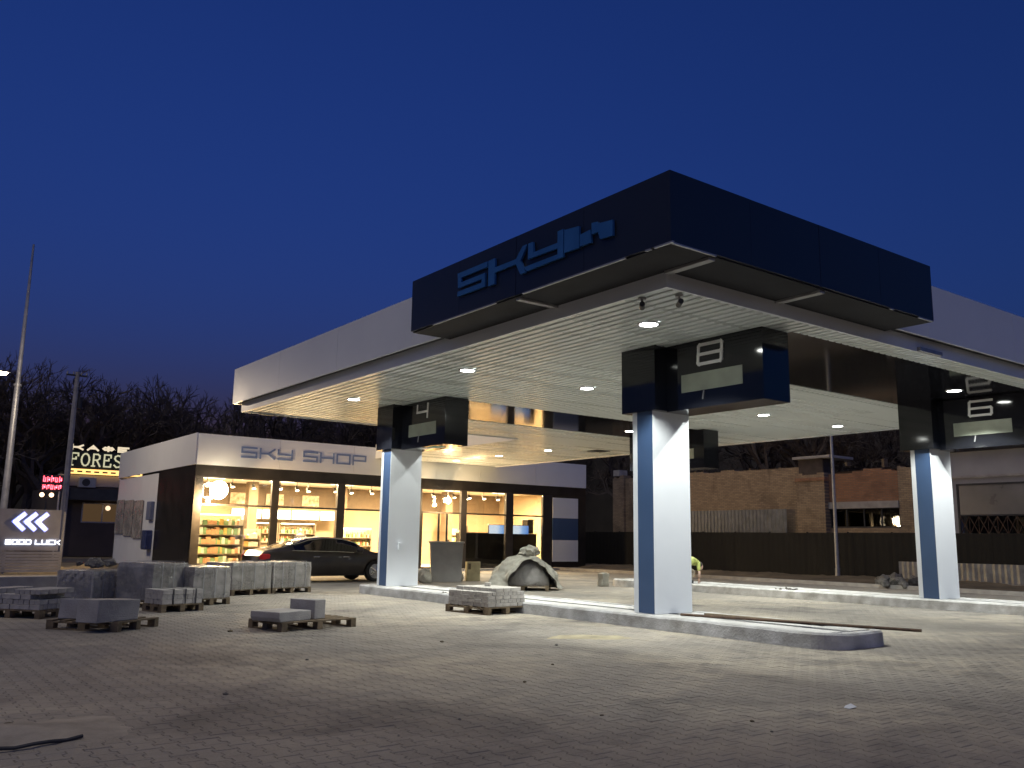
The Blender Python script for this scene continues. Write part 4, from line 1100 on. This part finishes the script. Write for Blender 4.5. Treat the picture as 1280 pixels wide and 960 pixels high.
for j in range(M+1):
    s = j/M
    for i in range(N):
        a = 2*pi*i/N
        fold = .05*sin(a*9+2*sin(a*3))+.035*sin(a*17+1.3)+.05*MN.noise((3*cos(a), 3*sin(a), s*2))
        front = max(0., cos(a-radians(252)))          # the side towards the camera is open
        drop = 1-.62*max(0, front-.62)/.38 if front > .62 else 1
        th = s*(pi*.5)*drop
        rr = .80+.16*s+fold*s
        z = 1.0*cos(th)+.03*MN.noise((4*s*cos(a), 4*s*sin(a), 7))
        x = rr*sin(th)*1.12*cos(a); y = rr*sin(th)*.95*sin(a)
        if drop == 1 and s > .8: x *= 1+.35*(s-.8); y *= 1+.35*(s-.8)
        cr = .11*(MN.noise((x*3.1, y*3.1, z*3.1))+.6*MN.noise((x*7, y*7, z*7+4))+.4*abs(MN.noise((x*13, y*13, z*13))))*min(1, s*3)
        q_ = 1+cr
        vs.append((x*q_, y*q_, max(.02, z*(1+.6*cr))))
for j in range(M):
    for i in range(N): k = (i+1) % N; fs.append((j*N+i, j*N+k, (j+1)*N+k, (j+1)*N+i))
b.add(vs, fs); tp = b.build('tarpaulin', M_tarp, smooth=True); tp.location = (TX, TY, .02); tp.rotation_euler = (0, 0, radians(0)); so = tp.modifiers.new('thick', 'SOLIDIFY'); so.thickness = .012
tag(tp, 'dusty grey tarpaulin draped over a heap between the islands', 'tarpaulin')
bm = bmesh.new(); bmesh.ops.create_icosphere(bm, subdivisions=3, radius=.24)
for v in bm.verts: v.co = Vector((v.co.x*1.35, v.co.y, v.co.z*.75))*(1+.45*MN.noise(v.co*9))
me = bpy.data.meshes.new('crumpled_sack'); bm.to_mesh(me); bm.free(); me.materials.append(M_tarp); o = bpy.data.objects.new('crumpled_sack', me); col.objects.link(o); o.location = (TX+.12, TY-.1, 1.10); tag(o, 'crumpled grey sack lying on top of the tarpaulin', 'sack')
# grey cabinet, box and sacks by the shop
t = thing('grey_bin', 'waist high grey cabinet standing before the shop door', 'cabinet', (16.75, 26.2, 0), radians(-30))
b = MB(); b.prism([(-.50, 0), (.50, 0), (.56, 1.30), (-.58, 1.30)], 'y', -.35, .35); b.build('body', pm('grey_sheet_metal', (.33, .32, .30), .5, .1), t, local=True, bevel=.01)
b = MB(); b.cbox(-.62, .60, -.38, .38, 1.302, 1.36, .01); b.build('lid', pm('light_grey_lid', (.45, .44, .41), .5, .1), t, local=True)
b = MB(); b.box(-.02, .08, -.02, .05, 1.362, 1.42); b.build('lid_knob', M_void, t, local=True)
t = thing('carton', 'small yellowish carton beside the grey cabinet', 'carton', (18.0, 26.4, 0), radians(-25))
b = MB(); b.cbox(-.24, .24, -.2, .2, 0, .66, .01); b.build('body', pm('yellowish_cardboard', (.48, .42, .25), .8, .15, 5.), t, local=True)
b = MB(); b.box(-.26, .26, -.02, .02, .661, .668); b.box(-.2, -.1, -.204, -.201, .4, .6); b.build('tape', M_wood, t, local=True)
def sack(x, y, s, label):
    bm = bmesh.new(); bmesh.ops.create_icosphere(bm, subdivisions=3, radius=.25*s)
    for v in bm.verts: v.co = Vector((v.co.x, v.co.y*.9, v.co.z*1.05))*(1+.3*MN.noise(v.co*6)); v.co.z = max(v.co.z, -.2*s)
    me = bpy.data.meshes.new('filled_sack'); bm.to_mesh(me); bm.free(); me.materials.append(M_tarp); o = bpy.data.objects.new('filled_sack', me); col.objects.link(o); o.location = (x, y, .2*s); tag(o, label, 'sack', 'filled sacks by the cabinet')
sack(15.85, 26.1, 1.0, 'pale sack slumped left of the grey cabinet'); sack(15.6, 25.6, .8, 'smaller sack in front of the column by the car'); sack(17.5, 26.6, .9, 'dark netted sack right of the grey cabinet')
# bag and white block near the far island
t = thing('standing_bag', 'small crumpled paper bag standing left of the nearest column', 'bag', (20.1, 21.9, 0))
b = MB(); b.prism([(-.17, 0), (.17, 0), (.15, .22), (.20, .40), (.05, .44), (-.14, .41), (-.12, .24)], 'y', -.12, .12); b.build('body', M_tarp, t, local=True, bevel=.03)
b = MB(); b.box(-.1, .1, -.14, -.121, .08, .2); b.build('flap', M_tarp, t, local=True)

# ================================================================ RIGHT BACKGROUND
M_fence = pm('black_sheet_fence', (.007, .0068, .0066), .8, .15, 2.)
def ribbed(b, x, y0, y1, z0, z1, pitch, dep):
    n_ = max(2, int((y1-y0)/pitch)); vs = []
    for i in range(n_+1):
        y = y0+(y1-y0)*i/n_; xx = x-(dep if i % 2 else 0)
        vs += [(xx, y, z0), (xx, y, z1)]
    vs += [(p[0]+.02, p[1], p[2]) for p in vs]
    m = 2*(n_+1); fs = [(2*i, 2*i+2, 2*i+3, 2*i+1) for i in range(n_)]+[(m+2*i, m+2*i+1, m+2*i+3, m+2*i+2) for i in range(n_)]
    b.add(vs, fs); return b
fence = thing('sheet_fence', 'long black sheet metal fence along the back of the yard', 'fence', (34.2, 28, 0))
y = 2.0
while y < 44:
    ribbed(MB(), 34.2, y+.005, y+1.995, .05, 1.96+random.uniform(-.01, .01), .14, .012).build('panel', M_fence, fence)
    MB().box(34.24, 34.30, y-.03, y+.03, 0, 2.0).build('post', M_fence, fence); y += 2.0
t = thing('corrugated_sheet', 'low pale corrugated sheet leaning at the foot of the black fence at the right', 'metal sheet', (33.6, 14.5, .1))
M_corr = pm('pale_corrugated_zinc', (.42, .41, .39), .5, .2, 3., metal=.3)
y = 9.0
while y < 18.6: ribbed(MB(), 33.7, y, y+1.15, .16, .84, .10, .045).build('sheet', M_corr, t); y += 1.16
box('base_rail', M_conc, t, 33.5, 33.75, 9, 18.7, .02, .15)
# old brick workshop
M_yb = brickmat('yellow_brick', (.44, .33, .21), (.32, .235, .15), (.20, .165, .13), dirt=(.12, .09, .065))
M_rb = brickmat('red_brick', (.40, .20, .11), (.30, .15, .085), (.22, .17, .13), dirt=(.13, .08, .055))
ws = thing('brick_workshop', 'derelict yellow and red brick workshop behind the black fence', 'building', (38, 28, 0))
def ragged_wall(name, m, x0, x1, y0, y1, z0, zt, step=.5, amp=.12):
    b = MB(); y = y0; top = []
    while y < y1-1e-4:
        e = min(y1, y+step*random.uniform(.5, 1.4)); z = zt+round(random.uniform(-amp, amp)/.077)*.077
        top += [(y, z), (e, z)]; y = e
    b.prism([(y0, z0), (y1, z0)]+top[::-1], 'x', x0, x1); return b.build(name, m, ws)
ragged_wall('front_wall', M_yb, 36.0, 36.4, 25.5, 37.3, 0, 5.05, .9, .07)
ragged_wall('corner_pier', M_yb, 35.85, 36.42, 37.302, 38.2, 0, 5.15, .3, .1)
box('pier_cap', M_conc, ws, 35.8, 36.45, 37.6, 38.1, 5.2, 5.55)
box('side_wall', M_yb, ws, 36.42, 44, 37.9, 38.18, 0, 4.9)
pil = ragged_wall('pilaster', M_yb, 35.7, 36.4, 24.0, 25.498, 0, 4.72, .4, .12)
box('pilaster_collar', M_rb, ws, 35.66, 36.0, 23.95, 25.55, 4.35, 4.5)
ragged_wall('red_wall', M_rb, 36.05, 36.4, 20.6, 23.998, 3.36, 4.72, .4, .1)
ragged_wall('end_wall', M_yb, 36.0, 36.42, 19.3, 20.598, 0, 4.75, .3, .12)
box('window_lintel', M_conc, ws, 35.95, 36.42, 20.62, 24.0, 3.06, 3.355)
box('sill_wall', M_yb, ws, 36.02, 36.4, 20.6, 23.998, 0, 2.2)
wn = MB()
for yy in (20.62, 21.45, 22.3, 23.15, 23.94): wn.box(36.08, 36.14, yy, yy+.05, 2.2, 3.05)
wn.box(36.08, 36.14, 20.62, 23.99, 2.2, 2.26); wn = wn.build('window', M_void, ws)
for i in range(4): box('pane', M_darkglass, wn, 36.10, 36.11, 20.68+.84*i, 21.43+.84*i, 2.27, 3.04)
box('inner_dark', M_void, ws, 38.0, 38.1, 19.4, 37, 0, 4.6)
box('broken_masonry', M_bark, ws, 35.8, 36.4, 24.1, 25.4, 4.6, 5.37)
box('roof_slab', M_conc, ws, 35.6, 37.5, 23.6, 25.6, 5.38, 5.5)
b = MB(); b.prism([(36.4, 4.6), (44, 4.5), (44, 4.62), (36.3, 4.75)], 'y', 19.0, 37.9); b.build('roof_sheet', M_bark, ws)
for i in range(10): 
    MB().box(36.2, 36.5, 19.5+1.8*i, 19.62+1.8*i, 4.9+random.uniform(-.1, .15), 5.05+random.uniform(0, .2)).build('rafter_end', M_wood, ws)
y = 26.0; 
t2 = MB(); ribbed(t2, 35.55, 26.0, 32.4, 1.6, 3.08, .11, .04); o = t2.build('corrugated_wall', pm('grey_corrugated_zinc', (.24, .25, .26), .5, .2, 3., metal=.3)); 
tag(o, 'grey corrugated sheet wall standing between the black fence and the brick wall', 'metal sheet')
# pale outbuilding at the far right
ob_ = thing('pale_outbuilding', 'pale plastered building with wide window behind the rightmost column', 'building', (38, 13, 0))
M_plast = pm('grey_plaster', (.40, .40, .42), .8, .1, 1.)
box('wall', M_plast, ob_, 36.6, 37.0, 6, 19.0, 4.0, 5.3); box('wall', M_plast, ob_, 36.602, 37.0, 18.4, 19.0, 0, 3.998); box('wall', M_plast, ob_, 36.602, 37.0, 6, 15.6, 0, 3.998); box('wall', M_plast, ob_, 36.602, 37.0, 15.602, 18.398, 0, 1.9)
box('cornice', M_conc, ob_, 36.5, 37.05, 5.9, 19.1, 4.22, 4.32); box('roof', M_void, ob_, 36.3, 44, 5.8, 19.2, 5.302, 5.45)
wd = MB(); wd.box(36.55, 36.62, 15.602, 15.68, 1.95, 3.99); wd.box(36.55, 36.62, 18.32, 18.398, 1.95, 3.99); wd.box(36.55, 36.62, 15.69, 18.31, 3.92, 3.99); wd.box(36.55, 36.62, 15.69, 18.31, 2.68, 2.74); wd = wd.build('window', M_void, ob_)
box('pane', pm('dusty_polythene', (.20, .20, .21), .3, .15, 1.), wd, 36.58, 36.59, 15.69, 18.31, 2.742, 3.918)
box('inner_wall', pm('grey_inner_wall', (.16, .16, .17), .8), ob_, 38.5, 38.6, 15, 19, 0, 4)
gr = MB()
for i in range(7):
    y0_ = 15.7+.37*i
    gr.tube((36.5, y0_, 1.95), (36.5, y0_+.37, 2.66), .018, .018, 5); gr.tube((36.5, y0_+.37, 1.95), (36.5, y0_, 2.66), .018, .018, 5); gr.tube((36.5, y0_, 1.95), (36.5, y0_, 2.66), .014, .014, 5)
gr.build('window_grille', M_rust, ob_)
# lighting column in front of the fence (unlit)
t = thing('lighting_column', 'slim pale unlit lighting column standing before the black fence', 'lamp post', (33.5, 22.07, 0))
b = MB(); b.tube((33.5, 22.07, 0), (33.5, 22.07, .5), .11, .10, 12); b.tube((33.5, 22.07, .5), (33.5, 22.07, 8.2), .085, .05, 12); b.build('shaft', M_steel, t)
b = MB(); b.tube((33.5, 22.07, 8.1), (32.3, 22.07, 8.5), .035, .03, 8); b.build('arm', M_steel, t); b = MB(); b.cbox(31.8, 32.4, 21.95, 22.2, 8.45, 8.56, .03); b.build('luminaire', M_void, t)

# ================================================================ LEFT BACKGROUND
# slatted hoarding with lit arrows
t = thing('arrow_hoarding', 'grey slatted hoarding with three lit white arrows and the words GOOD LUCK', 'sign', (4.5, 36.0, 0))
M_hoard = pm('grey_blue_hoarding', (.30, .31, .36), .6, .15, 2.)
box('sign_board', M_hoard, t, 2.6, 6.32, 36.0, 36.06, .80, 2.26)
for i in range(7):
    box('slat', M_hoard, t, 2.55, 6.45, 36.0, 36.05, .05+i*.105, .14+i*.105)
for xx in (2.7, 4.6, 6.4): box('post', M_steel, t, xx, xx+.08, 36.062, 36.14, 0, 2.2)
M_neon = emit('cool_led_letter', (.86, .90, 1), .45)
M_neonb = emit('blue_led_halo', (.08, .14, .9), .22)
for i in range(3):
    b = MB(); b.stroke([(.26, .50), (0, .25), (.26, 0)], .085, 'x+', .04, (4.84+.36*i, 35.99, 1.57)); b.build('arrow', M_neon, t)
    b = MB(); b.stroke([(.26, .50), (0, .25), (.26, 0)], .17, 'x+', .01, (4.84+.36*i, 35.998, 1.57)); b.build('arrow_halo', M_neonb, t)
word(t, 'lit_letter', 'GOOD LUCK', M_neon, 'x+', (4.62, 35.99, 1.03), .150, .062, .14, .032, .03)
# soil bank in front of it
struct(terrain('rubble_bank', 2.5, 10.0, 33.0, 40.5, 40, 40, lambda x, y: -.05+.30*max(0, 1-abs(y-37.6)/1.3)*(1+.8*MN.noise((x*1.5, y*1.5, 2)))+.05*MN.noise((x*4, y*4, 0)), M_soil))
# mast
t = thing('tall_mast', 'tall slim pale mast rising at the left edge', 'mast', (5.55, 45, 0))
b = MB(); b.tube((5.55, 45, 0), (5.55, 45, 8), .16, .12, 14); b.build('lower_shaft', M_steel, t); b = MB(); b.tube((5.55, 45, 8.0), (5.55, 45, 14.65), .10, .045, 14); b.build('upper_shaft', M_steel, t); b = MB(); b.tube((5.55, 45, 7.95), (5.55, 45, 8.05), .17, .17, 14); b.build('flange', M_steel, t)
# street lamp at the frame edge
t = thing('street_lamp', 'lit street lamp glowing at the left edge of the picture', 'street lamp', (3.2, 40, 0))
b = MB(); b.tube((3.2, 40, 0), (3.2, 40, 7.5), .10, .06, 10); b.tube((3.2, 40, 7.5), (4.1, 40, 7.72), .04, .03, 8); b.build('pole', M_steel, t)
b = MB(); b.cbox(4.0, 4.6, 39.88, 40.12, 7.69, 7.80, .04); b.build('lantern', M_void, t); b = MB(); b.ball((4.32, 40, 7.67), .12, 12, 8, (1.5, .8, .5)); b.build('bowl', emit('street_lamp_bowl', (1, .86, .62), 22.), t)
lamp('street_lamp_light', 'POINT', (4.32, 39.9, 7.5), 130, (1, .80, .56), t, .12)
# utility pole
t = thing('utility_pole', 'concrete utility pole with crossarm beside the cafe sign', 'utility pole', (10.62, 60, 0))
b = MB(); b.tube((10.62, 60, 0), (10.62, 60, 11.4), .22, .13, 8); b.build('pole', M_conc, t)
b = MB(); b.box(10.0, 11.2, 59.95, 60.05, 11.12, 11.22); b.build('crossarm', M_void, t)
for xx in (10.05, 10.4, 10.85, 11.15): b = MB(); b.tube((xx, 60, 11.22), (xx, 60, 11.4), .05, .035, 8); b.build('insulator', M_conc, t)
b = MB(); b.tube((10.9, 60, 9.1), (10.9, 60, 9.8), .16, .16, 10); b.build('transformer', M_void, t)
# cafe
cf = thing('cafe_building', 'dark cafe with yellow lit FOREST sign board on its roof', 'cafe', (15, 66, 0))
M_cafe = pm('brown_render', (.11, .085, .07), .8, .15, 1.)
box('wall', M_cafe, cf, 10.6, 24, 62, 72, 0, 4.4); box('awning', M_void, cf, 10.4, 24.1, 60.9, 61.998, 3.5, 4.2); box('parapet', M_plast, cf, 10.5, 24, 61.95, 62.4, 4.42, 5.12)
box('sign_board', pm('black_green_board', (.02, .028, .02), .5), cf, 10.75, 15.4, 61.7, 61.85, 5.55, 6.62)
box('light_strip', emit('amber_strip', (1, .55, .16), .34, (.7, .5, .2)), cf, 10.75, 15.4, 61.6, 61.75, 5.16, 5.48)
M_gold = emit('pale_gold_letter', (.75, .72, .45), .13, (.6, .55, .35))
SERIF = {'O': [[(.5+.5*cos(2*pi*i/14), .5+.5*sin(2*pi*i/14)) for i in range(15)]],
 'S': [[(.95, .82), (.75, .97), (.45, 1.0), (.15, .9), (.08, .72), (.25, .56), (.6, .46), (.88, .33), (.92, .18), (.7, .03), (.35, 0), (.05, .16)]],
 'R': [[(.12, 0), (.12, 1), (.65, 1), (.9, .88), (.9, .65), (.65, .52), (.12, .5)], [(.55, .5), (1, 0)], [(-.05, 0), (.3, 0)]],
 'F': [[(.15, 0), (.15, 1), (.95, 1), (.97, .8)], [(.15, .52), (.7, .52), (.7, .66)], [(-.02, 0), (.35, 0)]],
 'E': [[(.97, .78), (.95, 1), (.12, 1), (.12, 0), (.97, 0), (1, .22)], [(.12, .52), (.7, .52), (.7, .66)]]}
# serif capitals: strokes of two weights with serif bars
x = 11.0
for ch in 'FOREST':
    b = MB()
    for st in SERIF.get(ch, GL[ch]): b.stroke(st, .085, 'x+', .06, (x, 61.695, 5.70), .46, .76)
    if ch == 'T':
        sx_ = x if ch != 'T' else x+.23
        b.box(sx_-.12, sx_+.12, 61.64, 61.694, 5.62, 5.68)
    b.build('sign_letter', M_gold, cf); x += .65
M_kaf = emit('pale_kafe_letter', (.9, .75, .5), .16, (.7, .65, .5))
x = 11.05
for ch in 'KAФE':
    b = MB()
    for st in GL[ch]: b.stroke(st, .11, 'x+', .06, (x, 61.695, 6.72), .60, .26)
    b.build('roof_letter', M_kaf, cf); x += .92
for i in range(9): MB().box(10.95+.5*i, 11.25+.5*i, 61.56, 61.598, 5.26, 5.36).build('strip_word', M_cafe, cf)
w = box('window', M_plast, cf, 12.0, 14.4, 61.94, 61.998, 2.1, 2.18); box('head_rail', M_plast, w, 12.0, 14.4, 61.94, 61.998, 3.3, 3.38)
for xx in (12.0, 13.2, 14.32): box('window_bar', M_plast, w, xx, xx+.08, 61.94, 61.998, 2.18, 3.3); box('pane', emit('dim_cafe_window', (1, .6, .3), .012, (.03, .025, .02)), w, 12.08, 14.32, 61.96, 61.99, 2.181, 3.299)
b = MB(); b.ball((13.5, 61.7, 3.05), .16, 10, 8); b.build('globe_lamp', emit('globe', (1, .7, .45), .25), cf)
b = MB(); b.cbox(14.45, 14.65, 61.9, 61.999, 2.4, 3.3, .02); b.build('wall_light', emit('amber_wall_light', (1, .62, .25), .35), cf)
t = thing('air_conditioner', 'pale air conditioner box under the cafe sign', 'air conditioner', (12.0, 61.6, 4.25))
MB().cbox(11.6, 12.6, 61.4, 61.9, 4.3, 4.95, .03).build('casing', M_plast, t); b = MB(); b.tube((12.0, 61.39, 4.62), (12.0, 61.398, 4.62), .24, .24, 16); b.build('fan_grille', M_void, t)
# red neon sign
t = thing('neon_sign', 'glowing red neon sign left of the utility pole', 'neon sign', (9.5, 58, 0))
MB().box(8.95, 10.1, 58.02, 58.1, 3.85, 4.8).build('back_board', M_void, t)
M_red = emit('red_neon', (1, .06, .09), 1.1)
for r_, z0_ in enumerate((4.38, 3.95)):
    for i in range(5):
        x0_ = 9.02+.21*i; b = MB()
        b.box(x0_, x0_+.045, 57.99, 58.018, z0_, z0_+(.34, .30, .36, .28, .33)[i]*(1 if r_ == 0 else .75)); b.box(x0_+.045, x0_+.14, 57.99, 58.018, z0_+.1*((i+r_) % 3), z0_+.05+.1*((i+r_) % 3)); b.box(x0_+.1, x0_+.14, 57.99, 58.018, z0_+.06, z0_+.26); b.build('neon_tube', M_red, t)
MB().tube((9.95, 58.06, 0), (9.95, 58.06, 3.85), .06, .06, 8).build('support_post', M_steel, t)
t = thing('cafe_lantern', 'warm garden lantern on a post under the red neon sign', 'lantern', (9.2, 57.5, 0))
MB().tube((9.2, 57.5, 0), (9.2, 57.5, 3.4), .05, .04, 8).build('post', M_void, t)
for xx in (8.95, 9.45): b = MB(); b.ball((xx, 57.5, 3.6), .13, 10, 8); b.build('globe', emit('lantern_globe', (1, .62, .36), .7), t)
MB().tube((8.95, 57.5, 3.45), (9.45, 57.5, 3.45), .02, .02, 6).build('arm', M_void, t)
# water tower in the distance
t = thing('water_tower', 'distant water tower rising over the bare trees', 'tower', (23.8, 110, 0))
MB().tube((23.8, 110, 0), (23.8, 110, 13.4), .45, .35, 12).build('shaft', M_cafe, t); MB().tube((23.8, 110, 13.4), (23.8, 110, 16.2), .7, .85, 14).build('tank', M_cafe, t)

# ---------------- bare trees
def grow(seed, H):
    rnd = random.Random(seed); trunk, crown = MB(), MB()
    def br(p, d, L, r, dep):
        q = p+d*L
        (trunk if dep == 0 else crown).tube(p, q, max(r, .011), max(r*.66, .007), 6 if dep < 2 else 3, False)
        if dep >= 7: return
        n_ = 3 if dep < 6 else 3
        for i in range(n_):
            a = rnd.uniform(0, 2*pi); sp = rnd.uniform(.35, .85)
            o_ = d.orthogonal().normalized(); o_ = Matrix.Rotation(a, 3, d) @ o_
            nd = (d*cos(sp)+o_*sin(sp)+Vector((0, 0, .12))).normalized()
            st = p+d*L*rnd.uniform(.55, 1.0) if i else q
            br(st, nd, L*rnd.uniform(.55, .80), r*.62, dep+1)
    br(Vector((0, 0, -.2)), Vector((rnd.uniform(-.05, .05), rnd.uniform(-.05, .05), 1)).normalized(), H*.30, H*.026, 0)
    return trunk, crown
tree_meshes = []
for k in range(5):
    a, b_ = grow(100+k, 10.)
    ms = []
    for nm, mb in (('trunk', a), ('crown', b_)):
        me = bpy.data.meshes.new(nm); me.from_pydata(mb.v, [], mb.f); me.materials.append(M_bark); ms.append(me)
    tree_meshes.append(ms)
tree_n = 0
def tree(x, y, h, label, group):
    global tree_n
    t = thing('bare_tree', label, 'tree', (x, y, 0), random.uniform(0, 6.28), group)
    for nm, me in zip(('trunk', 'crown'), tree_meshes[tree_n % 5]):
        o = bpy.data.objects.new(nm, me); col.objects.link(o); o.parent = t
    t.scale = (h/10*random.uniform(.9, 1.1), h/10*random.uniform(.9, 1.1), h/10); tree_n += 1
tree(2.2, 74, 17, 'large bare tree behind the mast at the left edge', 'bare trees at the left')
tree(7.2, 76, 18, 'large bare tree between the mast and the utility pole', 'bare trees at the left')
tree(10.0, 84, 15, 'bare tree just left of the utility pole', 'bare trees at the left')
tree(-1.5, 72, 17, 'bare tree half cut off by the left edge of the picture', 'bare trees at the left')
for i in range(46):
    f = i/45.
    tree(10+54*f+random.uniform(-1, 1), 80+random.uniform(-6, 8)-8*f, 16.5+random.uniform(-2., 2.4), 'bare tree in the dark row behind the shop', 'dark row of bare trees behind the shop')
for i in range(16):
    tree(46+random.uniform(-3, 9), 16+2.6*i+random.uniform(-1, 1), 12.5+random.uniform(-1, 2), 'bare tree in the dark row behind the brick workshop', 'dark row of bare trees behind the workshop')
# wooded slopes closing the view
def slope(x, y, base, amp): return base+amp*MN.noise((x*.06, y*.06, 3))+.9*MN.noise((x*.5, y*.5, 1))+.5*MN.noise((x*1.7, y*1.7, 1))
M_wooded = pm('dark_wooded_slope', (.030, .026, .022), .95, .3, .6, .8, 2)
struct(terrain('wooded_hill', -60, 110, 96, 130, 240, 12, lambda x, y: min(1, (y-95)/6.)*slope(x, y, 9.5, 2.0), M_wooded))
struct(terrain('wooded_bank', 56, 76, -20, 110, 10, 180, lambda x, y: min(1, (x-55)/5.)*slope(x, y, 11.0, 2.0), M_wooded))
